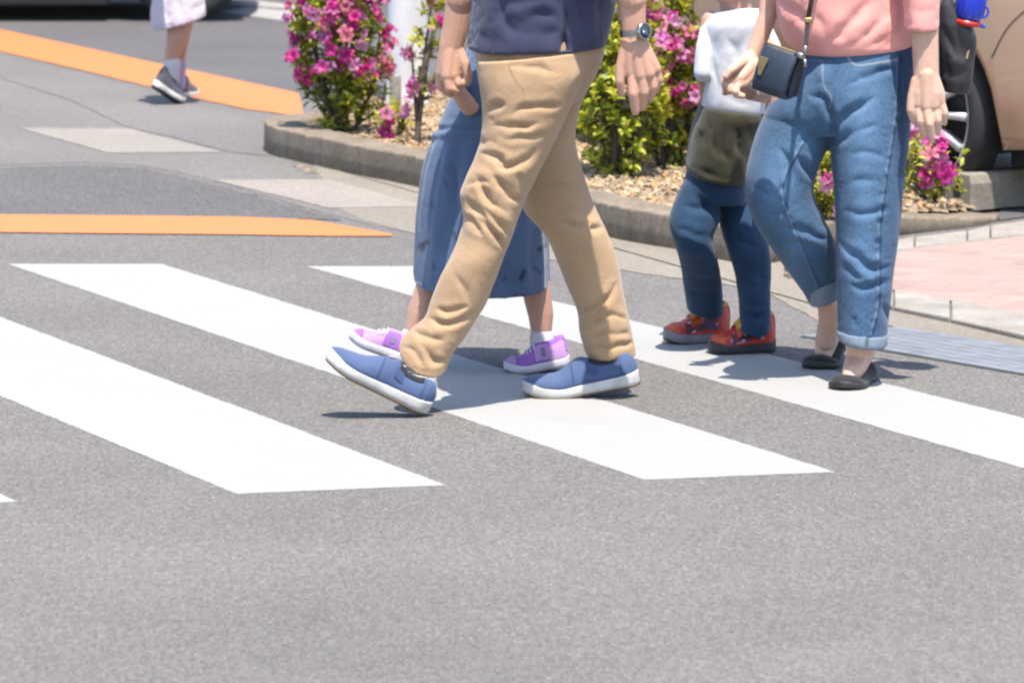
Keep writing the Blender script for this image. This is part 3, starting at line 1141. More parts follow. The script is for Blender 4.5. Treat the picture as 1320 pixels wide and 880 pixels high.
# buttons down the front placket
mb = MB()
HC = P(700, -335, YM)
sb = MB()
head_shapes(sb, HC, (-1, 0), .235)
YL, YRh = YM - .20, YM + .25
pxc(sb, [(700, -235, YM, 60), (700, -120, YM, 62), (700, 30, YM, 60)])
pxc(sb, [(712, -212, YM - .15, 30), (776, -100, YM - .215, 24), (800, -40, YL, 21), (815, 0, YL, 18)])
pxc(sb, [(815, 0, YL, 18), (817, 35, YL, 16), (818, 58, YL, 15.5)], sy=.74)
for a_, b_ in (((811, 55, YL, 11.5), (813, 94, YL - .004, 8.6)), ((818, 55, YL, 13), (825, 97, YL - .01, 8.8)), ((824, 55, YL, 11.5), (836, 95, YL - .008, 8.8)), ((829, 60, YL, 9.5), (845, 89, YL, 7.8))):
    pxc(sb, [a_, b_])
pxc(sb, [(815, 97, YL - .006, 7.4), (816, 121, YL - .014, 6.8), (819, 144, YL - .004, 5.5)])
pxc(sb, [(827, 99, YL - .010, 7.2), (830, 119, YL - .012, 6.6), (828, 138, YL + .004, 5.4)])
pxc(sb, [(838, 96, YL - .004, 6.8), (842, 112, YL - .004, 6.2), (838, 128, YL + .014, 5.0)])
pxc(sb, [(846, 90, YL + .004, 6), (850, 103, YL + .004, 5.4), (846, 116, YL + .018, 4.4)])
pxc(sb, [(807, 64, YL, 9), (800, 88, YL - .004, 7.2), (799, 105, YL - .008, 6.3), (803, 121, YL + .0, 5.1)])
# far arm and the hand that closes on the child's
pxc(sb, [(690, -212, YM + .16, 30), (628, -100, YM + .26, 24), (602, -40, YRh, 21), (593, 0, YRh, 18.5)])
pxc(sb, [(593, 0, YRh, 18.5), (587, 38, YRh, 17), (581, 62, YRh, 16)], sy=.76)
for a_, b_ in (((576, 62, YRh, 10.5), (571, 94, YRh, 9.5)), ((581, 60, YRh, 12), (577, 98, YRh - .018, 9.5)), ((587, 64, YRh, 10.5), (585, 98, YRh - .015, 9))):
    pxc(sb, [a_, b_])
pxc(sb, [(568, 94, YRh, 7.2), (569, 112, YRh + .004, 6.4), (580, 121, YRh + .008, 5.4)])
pxc(sb, [(576, 98, YRh - .02, 7.0), (579, 114, YRh - .026, 6.2), (589, 117, YRh - .022, 5.2)])
pxc(sb, [(585, 97, YRh - .015, 6.6), (591, 108, YRh - .024, 5.8), (597, 109, YRh - .016, 4.8)])
pxc(sb, [(570, 92, YRh + .02, 8), (568, 108, YRh + .025, 7), (577, 119, YRh + .03, 6)])
pxc(sb, [(589, 64, YRh, 9), (598, 82, YRh - .012, 7.6), (603, 97, YRh - .016, 6.4), (602, 106, YRh - .014, 5.4)])
# legs inside the trousers, down to the shoes
pxc(sb, [(685, 90, YF + .02, 40), (664, 190, YF, 32), (634, 270, YF - .02, 24), (590, 380, YF - .03, 17), (556, 440, YF - .05, 13)])
pxc(sb, [(705, 90, YB, 34), (702, 200, YB, 28), (722, 270, YB, 24), (762, 350, YB, 19), (782, 430, YB + .01, 15), (788, 466, YB + .01, 13)])
finish_body('body', sb, skin_m, man, HC, (-1, 0), .235, .0026, 5, [(819, 141, YL - .004, 5.5), (828, 135, YL + .004, 5.4), (804, 118, YL + .0, 5.1)])
make_hair(HC, (-1, 0), .235, man)

slip = m_fabric('slipon_canvas', (0.085, 0.13, 0.26), (0.10, 0.15, 0.29), weave=650, var=0.08, mark=(0.3, 0.3, 0.3))
slip_d = m_fabric('slipon_elastic', (0.065, 0.10, 0.22), weave=900)
foxing = m_plain('white_rubber', (0.70, 0.68, 0.64), 0.6, var=0.16, scale=26, bump=.1)
gum = m_plain('gum_rubber', (0.20, 0.125, 0.075), 0.7, var=0.2, scale=80)
black_in = m_plain('shoe_lining', (0.012, 0.012, 0.016), 0.9)
tab_m = m_plain('woven_tab', (0.62, 0.40, 0.36), 0.8)
hts = [(0, .045), (.03, .073), (.10, .082), (.22, .068), (.34, .070), (.44, .090), (.56, .080), (.70, .062), (.85, .052), (.94, .044), (1, .030)]


def slipon(tf, L_=.275):
    up_, prm = build_shoe(man, tf, L_, .100, (slip, foxing), hts, .028, .014, outsole=gum, upper_name='shoe')
    shoe_band(up_, tf, prm, .34, .42, 'elastic_gore', slip_d, .35, .95, .002)
    shoe_band(up_, tf, prm, .34, .42, 'elastic_gore', slip_d, PI - .95, PI - .35, .002)
    shoe_band(up_, tf, prm, .47, .53, 'tongue_tab', tab_m, PI / 2 - .2, PI / 2 + .2, .003)
    shoe_band(up_, tf, prm, .16, .40, 'lining', black_in, .9, PI - .9, .0025)
    for a_, b_ in ((.02, .10), (PI - .10, PI - .02)):
        shoe_band(up_, tf, prm, .02, .985, 'piping', slip_d, a_, b_, .0022, 30)
    for a_, b_ in ((.12, PI / 2 - .25), (PI / 2 + .25, PI - .12)):
        shoe_band(up_, tf, prm, .545, .56, 'seam', slip_d, a_, b_, .0012, 3)
        shoe_band(up_, tf, prm, .135, .15, 'seam', slip_d, a_, b_, .0012, 3)


heelp = G(546, 533, 0.006)
slipon(shoe_tf(heelp, 'heel', (-1, -.10), 27.5, 0, .275))
slipon(shoe_tf(G(723, 511, 0.0), 'ball', (-1, -.02), 0, 9.5, .288), .288)

# wristwatch
steel_w = m_plain('watch_steel', (0.55, 0.56, 0.58), 0.28, 1.0, var=0.12, scale=120)
dial = m_plain('watch_dial', (0.06, 0.09, 0.13), 0.25, 0.3, coat=1.0)
wc = P(817.5, 42, YL)
s_ = mpp(wc)
ax = P(812, 60, YL) - P(822, 20, YL)
ax = np.array([0.10, 0.0, -1.0])
ax /= np.linalg.norm(ax)
e1 = np.cross(ax, [0, 1, 0]); e1 /= np.linalg.norm(e1)
e2 = np.cross(ax, e1)
watch = MB()
th_ = np.linspace(0, 2 * PI, 49)[:-1]
rr = []
for j, t_ in enumerate(th_):
    r0 = 17.0 * s_
    d_ = e1 * math.cos(t_) + e2 * math.sin(t_) * 1.0
    hw_ = .0082 - (0.0012 if j % 2 else 0)
    c0 = wc + d_ * r0
    rr.append(np.array([c0 + ax * a * hw_ + d_ * b for a, b in ((-1, 0), (-1, .0026), (1, .0026), (1, 0))]))
rr.append(rr[0])
watch.rings(rr, cap=False)
band = watch.build('wristwatch', steel_w, man, smooth=False)
nrm = np.array([0.62, -0.72, 0.12]); nrm /= np.linalg.norm(nrm)
z3 = nrm
x3 = np.cross(ax, z3); x3 /= np.linalg.norm(x3)
y3 = np.cross(z3, x3)
M = np.eye(4); M[:3, 0], M[:3, 1], M[:3, 2] = x3, y3, z3
M[:3, 3] = wc + nrm * 16.2 * s_
mb = MB()
mb.lathe([(.0, 0), (.0195, 0), (.0205, .003), (.0205, .008), (.0185, .0105), (.017, .0105), (.0165, .0095), (.0, .0095)], 36, M=M)
mb.box(M[:3, 3] + x3 * .0225 + z3 * .005, [x3 * .003, y3 * .0028, z3 * .0028], .001)
mb.build('watch_case', steel_w, band)
mb = MB()
mb.lathe([(.0, .0099), (.0164, .0099), (.0, .0104)], 36, M=M)
mb.build('watch_dial', dial, band)
mb = MB()
for a_, l_ in ((0.5, .010), (2.2, .013)):
    d_ = x3 * math.cos(a_) + y3 * math.sin(a_)
    mb.box(M[:3, 3] + z3 * .0110 + d_ * l_ / 2, [d_ * l_ / 2, np.cross(z3, d_) * .0006, z3 * .0002])
mb.build('watch_hand', steel_w, band, smooth=False)

# ================================================================== GIRL in the blue dress
YG = 13.18
girl = thing('person', (P(640, 460, YG)[0], YG, 0), 'small child in long blue dress and purple sneakers, walking behind the adult in khaki trousers', 'person', 'pedestrians on the crossing')
chamb = m_fabric('blue_chambray', (0.105, 0.158, 0.272), (0.125, 0.185, 0.315), weave=480, var=0.1, mark=(0.03, 0.04, 0.085), mark2=(0.30, 0.37, 0.52), fine=.14)
mb = MB()
sil(mb, [(626, 28, 668, 28, YG, .10), (608, 44, 688, 44, YG, .20), (602, 62, 692, 62, YG, .21), (594, 92, 694, 92, YG, .21), (584, 118, 696, 120, YG, .22), (573, 142, 698, 142, YG, .25), (563, 166, 700, 168, YG, .28), (554, 192, 703, 192, YG, .31),
         (545, 230, 704, 230, YG, .34), (538, 280, 706, 282, YG, .37), (534, 330, 708, 332, YG, .39), (532, 360, 709, 366, YG, .40, 10)], expo=2.1, hollow=.06)
pxc(mb, [(628, 58, YG - .06, 20), (614, 112, YG - .11, 17.5), (610, 126, YG - .115, 16.5)])
pxc(mb, [(672, 58, YG + .08, 20), (684, 110, YG + .12, 18), (686, 125, YG + .12, 17)])


def pleat(co, no):
    u, v = proj(co)
    cx = (u - 632) / 88
    an = np.arctan2(co[:, 1] - YG, co[:, 0] - P(632, 200, YG)[0])
    n = nz(co, 5, 4.0, (1, 1, .15))
    k = np.clip((v - 172) / 30, 0, 1)
    fall = np.clip(1.35 - (v - 172) / 190, .35, 1)
    d = .005 * k * fall * np.sin(an * 17 + n * 5) + .006 * k * np.sin(an * 5 + n * 3) * np.clip((v - 172) / 150, 0, 1)
    d += .006 * np.exp(-((v - 174) / 4.0) ** 2) - .006 * np.exp(-((v - 166) / 3.5) ** 2)
    return d


motif = [([(541, 318), (551, 312)], 3.4), ([(544, 322), (547, 315)], 3.0), ([(671, 360), (676, 349)], 3.0), ([(558, 340), (560, 346)], 2.2, .6), ([(648, 362), (652, 357)], 2.2, .6), ([(585, 300), (588, 308)], 2.6, .7), ([(695, 322), (704, 316)], 3.0), ([(556, 262), (559, 268)], 2.2, .5), ([(620, 352), (624, 346)], 2.4, .6), ([(690, 345), (697, 352)], 2.2, .7), ([(572, 232), (575, 238)], 2.2, .5)]
cloth('dress', mb, chamb, girl, .0055, 3, [([(565, 190), (570, 240), (562, 300)], .8), ([(582, 186), (586, 240), (590, 300)], .9), ([(600, 184), (606, 220)], .6), ([(575, 150), (590, 160), (600, 175)], .5), ([(640, 330), (650, 370)], .8), ([(680, 310), (686, 360)], .8)],
      .008, 5, .002, 12, extra=pleat, marks=motif)
GH = P(648, -30, YG)
sb = MB()
head_shapes(sb, GH, (-1, .1), .19)
pxc(sb, [(648, 60, YG, 34), (640, 130, YG, 40), (636, 210, YG, 44)])
pxc(sb, [(628, 56, YG - .06, 13), (608, 134, YG - .11, 9.5), (603, 136, YG - .12, 9.4), (595, 124, YG - .14, 8.6), (586, 110, YG - .16, 7.6)])
pxc(sb, [(613, 122, YG - .11, 11), (605, 137, YG - .13, 12.5), (597, 128, YG - .15, 11.5), (587, 113, YG - .17, 10)])
pxc(sb, [(586, 110, YG - .16, 8), (580, 103, YG - .18, 8)])
for k in range(4):
    pxc(sb, [(583 - 1.5 * k, 107 - 2 * k, YG - .17 - .006 * k, 4.6), (576 - 1.5 * k, 107 - 2 * k, YG - .20, 4.0), (574 - k, 112 - 2 * k, YG - .19, 3.6)])
pxc(sb, [(585, 106, YG - .175, 4.6), (592, 100, YG - .19, 4), (594, 94, YG - .19, 3.6)])
pxc(sb, [(672, 56, YG + .08, 13), (688, 125, YG + .12, 10), (690, 175, YG + .1, 8.5), (690, 190, YG + .1, 8)])
for k in range(4):
    pxc(sb, [(686 + 3 * k, 192, YG + .1 - .01 * k, 4), (685 + 3.3 * k, 206, YG + .095 - .01 * k, 3.4)])
pxc(sb, [(684, 184, YG + .08, 4.4), (680, 198, YG + .07, 3.6)])
pxc(sb, [(610, 220, YG - .04, 28), (572, 320, YG - .045, 15), (551, 366, YG - .05, 14), (546, 384, YG - .05, 15), (540, 404, YG - .05, 15.5), (531, 436, YG - .055, 12), (527, 447, YG - .055, 12)])
pxc(sb, [(655, 220, YG + .04, 28), (678, 320, YG, 17), (690, 366, YG - .02, 18), (693, 384, YG - .02, 18), (697, 405, YG - .02, 16.5), (698, 432, YG - .025, 13), (701, 455, YG - .03, 13)])
finish_body('body', sb, skin_c, girl, GH, (-1, .1), .19, .0028)
make_hair(GH, (-1, .1), .19, girl, .5)
purple = m_fabric('purple_mesh', (0.36, 0.14, 0.56), (0.44, 0.20, 0.64), weave=700, var=0.15)
pinkm = m_fabric('pink_mesh', (0.62, 0.34, 0.72), (0.70, 0.42, 0.78), weave=700, var=0.1)
whitem = m_plain('white_trainer', (0.78, 0.75, 0.80), 0.6, var=0.06)
greym = m_plain('grey_trim', (0.22, 0.22, 0.30), 0.7)
sock_w = m_fabric('white_sock', (0.76, 0.72, 0.76), weave=500, var=.05)
ght = [(0, .035), (.03, .074), (.10, .082), (.22, .070), (.36, .068), (.46, .068), (.58, .055), (.72, .044), (.87, .036), (1, .018)]


def trainer_girl(tf, sock, main, second):
    up_, prm = build_shoe(girl, tf, .170, .070, (main, whitem), ght, .020, .010, outsole=greym, upper_name='shoe')
    shoe_band(up_, tf, prm, .30, .52, 'side_panel', second, .12, 1.05, .0018)
    shoe_band(up_, tf, prm, .30, .52, 'side_panel', second, PI - 1.05, PI - .12, .0018)
    shoe_band(up_, tf, prm, .02, .30, 'heel_counter', second, .05, .8, .0018)
    shoe_band(up_, tf, prm, .02, .30, 'heel_counter', second, PI - .8, PI - .05, .0018)
    shoe_band(up_, tf, prm, .36, .42, 'strap', greym, .25, .75, .003)
    shoe_band(up_, tf, prm, .36, .42, 'strap', greym, PI - .75, PI - .25, .003)
    shoe_band(up_, tf, prm, .0, .05, 'heel_tab', purple, .3, PI - .3, .003)
    for t_ in (.50, .56, .62):
        shoe_band(up_, tf, prm, t_, t_ + .025, 'lace', whitem, .8, PI - .8, .0035, 3)
    shoe_band(up_, tf, prm, .84, .97, 'toe_cap', second, .12, PI - .12, .0016)
    mb = MB()
    pxc(mb, sock)
    soft('sock', mb, sock_w, girl, .003, 2)


trainer_girl(shoe_tf(G(677, 479, 0.0), 'ball', (-1, -.12), 0, 8, .170), [(698, 434, YG - .025, 15.5), (699, 446, YG - .03, 16.5), (700, 458, YG - .03, 16)], purple, pinkm)
ft = P(527, 462, YG - .06)
trainer_girl(shoe_tf(np.array([ft[0], ft[1], .018]), 'heel', (-1, -.08), 22, 0, .170), [(530, 434, YG - .055, 14), (527, 446, YG - .055, 15), (524, 456, YG - .055, 15)], pinkm, purple)

# ================================================================== BOY
YY = 13.52
boy = thing('person', (P(930, 450, YY)[0], YY, 0), 'little child in white and olive top, dark jeans and bright red shoes', 'person', 'pedestrians on the crossing')
white_c = m_fabric('white_jersey', (0.82, 0.84, 0.92), weave=600, var=.04, mark=(0.5, 0.5, 0.55))
olive = m_fabric('olive_cotton', (0.042, 0.040, 0.022), (0.066, 0.062, 0.036), weave=600, var=.12)
dark_denim = m_denim('dark_denim', (0.008, 0.026, 0.072), (0.036, 0.098, 0.195), (0.12, 0.13, 0.14))
mb = MB()
sil(mb, [(930, 15, 960, 10, YY, .10), (918, 18, 974, 13, YY, .17), (906, 30, 987, 27, YY, .21), (904, 60, 988, 60, YY, .21), (903, 100, 988, 102, YY, .22), (903, 130, 986, 138, YY, .225), (906, 148, 982, 156, YY, .20)], expo=2.4)
pxc(mb, [(918, 32, YY - .02, 14), (909, 62, YY - .06, 12.5), (906, 94, YY - .075, 12)])
pxc(mb, [(975, 26, YY + .02, 15), (993, 62, YY - .05, 14), (998, 80, YY - .08, 13.5)])
cloth('shirt', mb, white_c, boy, .005, 3, [([(938, 48), (948, 66), (944, 96)], 1), ([(960, 40), (952, 70), (958, 90)], .8), ([(915, 70), (925, 110), (918, 135)], .7), ([(930, 28), (950, 22), (975, 10)], .4), ([(925, 44), (922, 80)], .6), ([(930, 120), (950, 132), (975, 138)], .6)],
      .0055, 3.6, .0012, 16, marks=[([(926, 22), (944, 24), (966, 14)], 1.0, .3)])
mb = MB()
sil(mb, [(901, 135, 988, 146, YY, .256), (898, 146, 986, 156, YY, .264), (891, 165, 979, 172, YY, .26), (886, 195, 972, 200, YY, .27), (884, 214, 967, 224, YY, .27, 4), (886, 220, 965, 232, YY, .262, 6)], expo=2.3, hollow=.04)
cloth('shirt_hem', mb, olive, boy, .005, 3, [([(912, 150), (918, 185), (925, 205)], 1), ([(935, 158), (930, 190), (940, 214)], 1), ([(900, 165), (908, 195)], .8), ([(950, 165), (955, 205)], .8), ([(888, 214), (920, 226), (960, 234)], .6)],
      .008, 3.6, .0015, 18)
mb = MB()
sil(mb, [(888, 212, 962, 218, YY, .22), (880, 238, 962, 242, YY, .235), (873, 258, 962, 262, YY, .22)], expo=2.3)
sil(mb, [(880, 236, 930, 240, YY - .03, .125), (870, 258, 928, 262, YY - .04, .135), (863, 280, 927, 286, YY - .055, .135), (865, 300, 919, 306, YY - .065, .13), (871, 318, 923, 326, YY - .055, .12), (878, 345, 928, 350, YY + .0, .115), (881, 368, 931, 374, YY + .06, .115, 2), (886, 398, 932, 407, YY + .10, .115, 5)],
    expo=2.1, hollow=.02)
sil(mb, [(922, 240, 963, 238, YY + .03, .125), (925, 266, 970, 260, YY + .02, .125), (928, 290, 984, 292, YY, .125), (937, 320, 991, 318, YY - .02, .12), (946, 348, 994, 344, YY - .02, .115), (951, 378, 993, 376, YY - .04, .112), (953, 402, 993, 402, YY - .05, .112, 2), (954, 426, 992, 428, YY - .06, .112, 4)],
    expo=2.1, hollow=.02)
cloth('jeans', mb, dark_denim, boy, .0045, 3, [[(872, 292), (895, 304), (914, 300)], [(868, 312), (898, 320), (917, 334)], [(938, 300), (960, 314), (986, 320)], [(948, 338), (966, 346), (990, 348)], [(884, 350), (905, 361), (928, 356)], [(874, 330), (890, 338), (918, 334)], [(948, 362), (970, 356), (990, 360)], ([(960, 404), (976, 408), (990, 402)], .9), [(886, 372), (905, 378), (926, 380)], ([(900, 250), (912, 270), (924, 280)], .8), [(955, 365), (975, 370), (990, 362)], ([(958, 390), (975, 394), (990, 388)], .7), ([(878, 262), (900, 268), (922, 260)], .7)],
      .008, 3.5, .0015, 18, marks=[([(974, 300), (978, 340), (976, 400)], .8, .35)], fade_shade=lambda co, no, u, v: .30 + .25 * np.exp(-(((u - 885) / 18) ** 2) - ((v - 290) / 30) ** 2) + .15 * np.exp(-(((u - 968) / 18) ** 2) - ((v - 320) / 25) ** 2))
BH = P(940, -44, YY)
sb = MB()
head_shapes(sb, BH, (-.75, -.66), .195)
pxc(sb, [(943, -5, YY, 13), (944, 24, YY, 14)])
pxc(sb, [(944, 50, YY, 26), (942, 120, YY, 34), (925, 220, YY, 36)])
pxc(sb, [(915, 26, YY - .02, 12), (906, 90, YY - .06, 9.5), (912, 140, YY - .02, 8)])
pxc(sb, [(975, 26, YY + .02, 12), (1000, 88, YY - .13, 9.8), (1003, 112, YY - .22, 9.5), (985, 124, YY - .33, 9.2), (966, 121, YY - .45, 8.6)])
pxc(sb, [(966, 119, YY - .45, 9.5), (951, 109, YY - .50, 11)])
for k in range(4):
    pxc(sb, [(948, 106 + 3.6 * k, YY - .505 + .004 * k, 4.6), (938, 106 + 4.2 * k, YY - .47 + .004 * k, 4), (934, 109 + 3.8 * k, YY - .46, 3.5)])
pxc(sb, [(957, 110, YY - .46, 4.4), (948, 101, YY - .47, 3.9), (942, 99, YY - .465, 3.4)])
pxc(sb, [(908, 245, YY - .03, 19), (894, 290, YY - .055, 15), (903, 335, YY - .01, 12), (908, 380, YY + .075, 10), (910, 402, YY + .10, 10)])
pxc(sb, [(943, 245, YY + .03, 19), (960, 310, YY - .01, 14), (970, 350, YY - .02, 12), (974, 400, YY - .05, 10), (975, 425, YY - .055, 10)])
finish_body('body', sb, skin_c, boy, BH, (-.75, -.66), .195, .0028)
make_hair(BH, (-.75, -.66), .195, boy)
t = NT('red_print')
vor = t.voro(75)
sp = t.n('ShaderNodeSeparateColor')
t.l(vor, sp.inputs[0])
msk = t.ramp(sp.outputs[0], [(0.0, (.05, .02, .05)), (.35, (.28, .02, .03)), (.6, (.62, .55, .60)), (.8, (.10, .05, .16))], 'CONSTANT')
t.base(msk)
t.set(Roughness=.5)
red_print = t.m
red_m = m_plain('red_shoe', (0.72, 0.045, 0.022), 0.42, var=.12, scale=50)
m_orange = m_plain('orange_red', (0.78, 0.12, 0.02), 0.4, var=.1)
yel_m = m_plain('yellow_trim', (0.80, 0.44, 0.03), 0.5)
sole_d = m_plain('dark_sole', (0.035, 0.036, 0.045), 0.6, var=.2)
sole_g = m_plain('grey_sole', (0.30, 0.30, 0.33), 0.6, var=.1)
bht = [(0, .05), (.03, .105), (.10, .108), (.22, .104), (.36, .106), (.48, .094), (.6, .070), (.74, .055), (.88, .046), (1, .024)]


def trainer_boy(tf, sm, lab=None):
    up_, prm = build_shoe(boy, tf, .180, .078, (red_m, sm), bht, .026, .012, outsole=sole_d, upper_name='shoe')
    for a_, b_ in ((.12, .85), (PI - .85, PI - .12)):
        shoe_band(up_, tf, prm, .22, .72, 'side_print', red_print, a_, b_, .0016)
    shoe_band(up_, tf, prm, .47, .63, 'strap', m_orange, .35, PI - .35, .005)
    shoe_band(up_, tf, prm, .50, .62, 'strap_badge', yel_m, .75, PI / 2 + .55, .0085)
    shoe_band(up_, tf, prm, .80, .97, 'toe_cap', m_orange, .15, PI - .15, .002)
    shoe_band(up_, tf, prm, .08, .34, 'collar', yel_m, .95, PI - .95, .003)
    shoe_band(up_, tf, prm, .0, .035, 'pull_tab', yel_m, PI / 2 - .5, PI / 2 + .5, .006)
    shoe_band(up_, tf, prm, .12, .34, 'lining', black_in, 1.1, PI - 1.1, .004)
    return up_


trainer_boy(shoe_tf(G(882, 441, 0.002), 'ball', (-.97, -.22), 2, 0, .180), sole_g)
trainer_boy(shoe_tf(G(941, 455, 0.0), 'ball', (-.97, -.24), 0, 0, .180), sole_d)
# ================================================================== WOMAN
YW = 12.98
woman = thing('person', (P(1085, 480, YW)[0], YW, 0), 'adult in salmon top, cuffed blue jeans and black flats', 'person', 'pedestrians on the crossing')
salmon = m_fabric('salmon_jersey', (1.22, 0.52, 0.45), (1.3, 0.58, 0.51), weave=550, var=.05)
denim = m_denim('blue_denim', (0.010, 0.040, 0.105), (0.18, 0.335, 0.54), (0.36, 0.40, 0.46))
denim_cuff = m_denim('denim_wrong_side', (0.17, 0.235, 0.32), (0.32, 0.39, 0.48), (0.2, 0.25, 0.32))
mb = MB()
sil(mb, [(1036, 50, 1176, 46, YW, .25), (1032, 68, 1178, 60, YW, .26), (1022, 90, 1178, 84, YW, .28), (1002, 120, 1177, 116, YW, .30), (985, 150, 1174, 146, YW, .28), (1000, 172, 1172, 170, YW, .24)], expo=2.35)
sil(mb, [(1016, 100, 1092, 92, YW + .02, .21), (995, 132, 1088, 124, YW + .01, .225), (980, 160, 1080, 152, YW + .0, .225), (968, 195, 1070, 184, YW - .01, .215), (961, 232, 1054, 220, YW - .025, .20), (965, 268, 1049, 250, YW - .03, .19), (979, 298, 1058, 274, YW - .02, .185),
         (1000, 328, 1072, 302, YW + .0, .175), (1020, 356, 1080, 332, YW + .04, .165), (1036, 378, 1083, 360, YW + .08, .155), (1041, 388, 1083, 374, YW + .10, .15, 3)], expo=2.15, hollow=.03)
sil(mb, [(1070, 96, 1178, 84, YW - .03, .21), (1068, 130, 1177, 122, YW - .04, .225), (1066, 160, 1174, 152, YW - .05, .225), (1070, 195, 1171, 188, YW - .06, .215), (1074, 235, 1166, 228, YW - .075, .20), (1077, 275, 1162, 268, YW - .085, .19), (1078, 310, 1158, 306, YW - .09, .18),
         (1078, 345, 1153, 343, YW - .095, .17), (1079, 380, 1149, 380, YW - .10, .165), (1080, 415, 1145, 416, YW - .105, .16), (1081, 432, 1143, 437, YW - .11, .158, 4)], expo=2.15, hollow=.03)
seamL = [(1036, 182), (1015, 218), (1007, 247), (1015, 276), (1033, 320), (1056, 376)]
seamR = [(1157, 74), (1154, 145), (1143, 218), (1133, 290), (1132, 350), (1131, 394), (1122, 432)]
val = [[(1095, 109), (1131, 95), (1154, 88)], [(1066, 171), (1095, 145), (1131, 124)], ([(1070, 190), (1098, 172), (1130, 160)], .7), [(1080, 312), (1102, 330), (1127, 348), (1150, 343)], [(1095, 365), (1116, 372), (1149, 361)], ([(1082, 340), (1096, 350), (1106, 362)], .8),
       [(1012, 290), (1044, 299), (1066, 312)], ([(1000, 312), (1030, 316), (1060, 326)], .7), ([(1050, 215), (1058, 250), (1070, 290)], .8), [(1060, 150), (1052, 168), (1030, 185)], ([(1068, 128), (1072, 170), (1074, 190)], 1.5), [(1028, 200), (1040, 216), (1050, 236)], ([(1005, 190), (1018, 212), (1020, 240)], .7),
       ([(1040, 120), (1062, 130), (1068, 150)], .8), ([(1090, 240), (1110, 232), (1140, 236)], .5), ([(1088, 270), (1112, 276), (1150, 268)], .6), ([(1094, 200), (1120, 196), (1145, 205)], .5), ([(1100, 405), (1104, 425)], .5), ([(1140, 390), (1146, 420)], .6), ([(1024, 350), (1044, 352), (1070, 344)], .8), ([(970, 240), (990, 250), (1010, 246)], .5), ([(975, 275), (1000, 276), (1020, 268)], .6)]
stl = []
for sm in (seamL, seamR):
    stl += [(sm, .7, .35)]
stl2 = [([(a + 3.0, b) for a, b in seamL], 1.4, .5), ([(a + 3.0, b) for a, b in seamR], 1.6, .5)]
mk = [([(1092, 70), (1097, 80), (1110, 84), (1157, 77)], 1.2, 1), ([(1060, 78), (1062, 110), (1072, 126), (1069, 140)], 1.0, .6), ([(1034, 77), (1060, 79)], 1.0, .5)] + stl


def wfade_shade(co, no, u, v):
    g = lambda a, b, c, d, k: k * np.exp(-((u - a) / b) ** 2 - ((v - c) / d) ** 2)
    return .16 + g(1112, 24, 150, 70, .42) + g(1000, 24, 235, 50, .36) + g(1112, 20, 290, 80, .34) + g(1024, 14, 320, 50, .2) + g(1092, 12, 322, 10, .35) + g(1056, 12, 96, 10, .25) + g(1030, 16, 170, 40, .2) - .3 * np.clip((u - 1150) / 12, 0, 1) * (v < 230)  # worn fading, with lit patches and the shaded side panel painted into it


def fly(co, no):
    u, v = proj(co)
    f = no[:, 1] < 0
    d = .010 * np.exp(-((u - 1060) / 9) ** 2 - ((v - 96) / 14) ** 2)
    d += -.004 * np.exp(-((u - 1073) / 3) ** 2) * np.exp(-((v - 140) / 30) ** 2)
    d += .0035 * (np.exp(-(((seg_dist(u, v, seamL)[0])) / 2.2) ** 2) + np.exp(-(((seg_dist(u, v, seamR)[0])) / 2.2) ** 2))
    d += .005 * np.clip(nz(co, 60, 9) * 1.2, -1, 1) * np.exp(-(np.minimum(seg_dist(u, v, seamL)[0], seg_dist(u, v, seamR)[0]) / 4) ** 2)
    return d * f


cloth('jeans', mb, denim, woman, .0035, 3, val, .0105, 3.4, .0015, 18, (1, 1, .8), extra=fly, marks=mk, marks2=stl2, fade_shade=wfade_shade, seed=6)
# turned-up cuffs
for rows, nm in (([(1037, 372, 1085, 355, YW + .075, .172), (1040, 381, 1085, 366, YW + .085, .170, 2), (1043, 392, 1084, 378, YW + .10, .162, 4)], 'cuff'),
                 ([(1078.5, 424, 1145, 428, YW - .105, .169, 3), (1079, 432, 1144, 438, YW - .11, .168, 5), (1080, 436, 1143, 444, YW - .11, .164, 6)], 'cuff')):
    mb = MB()
    sil(mb, rows, expo=2.15, hollow=.03)
    cloth(nm, mb, denim_cuff, woman, .004, 2, (), wrinkle=.0018, wscale=30, marks2=[([(1119, 428), (1117, 446)], 2.4, .9)] if rows[0][0] > 1070 else None, fade_shade=lambda co, no, u, v: .3 + 0 * u)
# belt loops
mb = MB()
for u_, v_ in ((1046, 72), (1096, 73), (1148, 68)):
    p = P(u_, v_, YW - .13)
mb = MB()
sil(mb, [(1068, -252, 1112, -252, YW, .14), (1040, -236, 1140, -238, YW, .24), (1012, -205, 1166, -208, YW, .31), (1006, -130, 1172, -130, YW, .33), (1010, -60, 1169, -60, YW, .32), (1001, 0, 1172, 0, YW, .31), (1004, 30, 1178, 26, YW, .31), (1012, 52, 1180, 44, YW, .30), (1030, 67, 1178, 56, YW, .275, 3), (1042, 70, 1172, 60, YW, .25, 3)], expo=2.3)
pxc(mb, [(1022, -196, YW + .10, 36), (1000, -90, YW + .13, 27), (996, 0, YW + .13, 19)])
sil(mb, [(1140, -195, 1204, -205, YW - .11, .12), (1152, -120, 1212, -120, YW - .15, .12), (1160, -50, 1212, -50, YW - .17, .115), (1164, 0, 1210.5, 0, YW - .18, .11), (1165, 37, 1210, 39, YW - .18, .105, 3)], expo=2.1, hollow=.04)
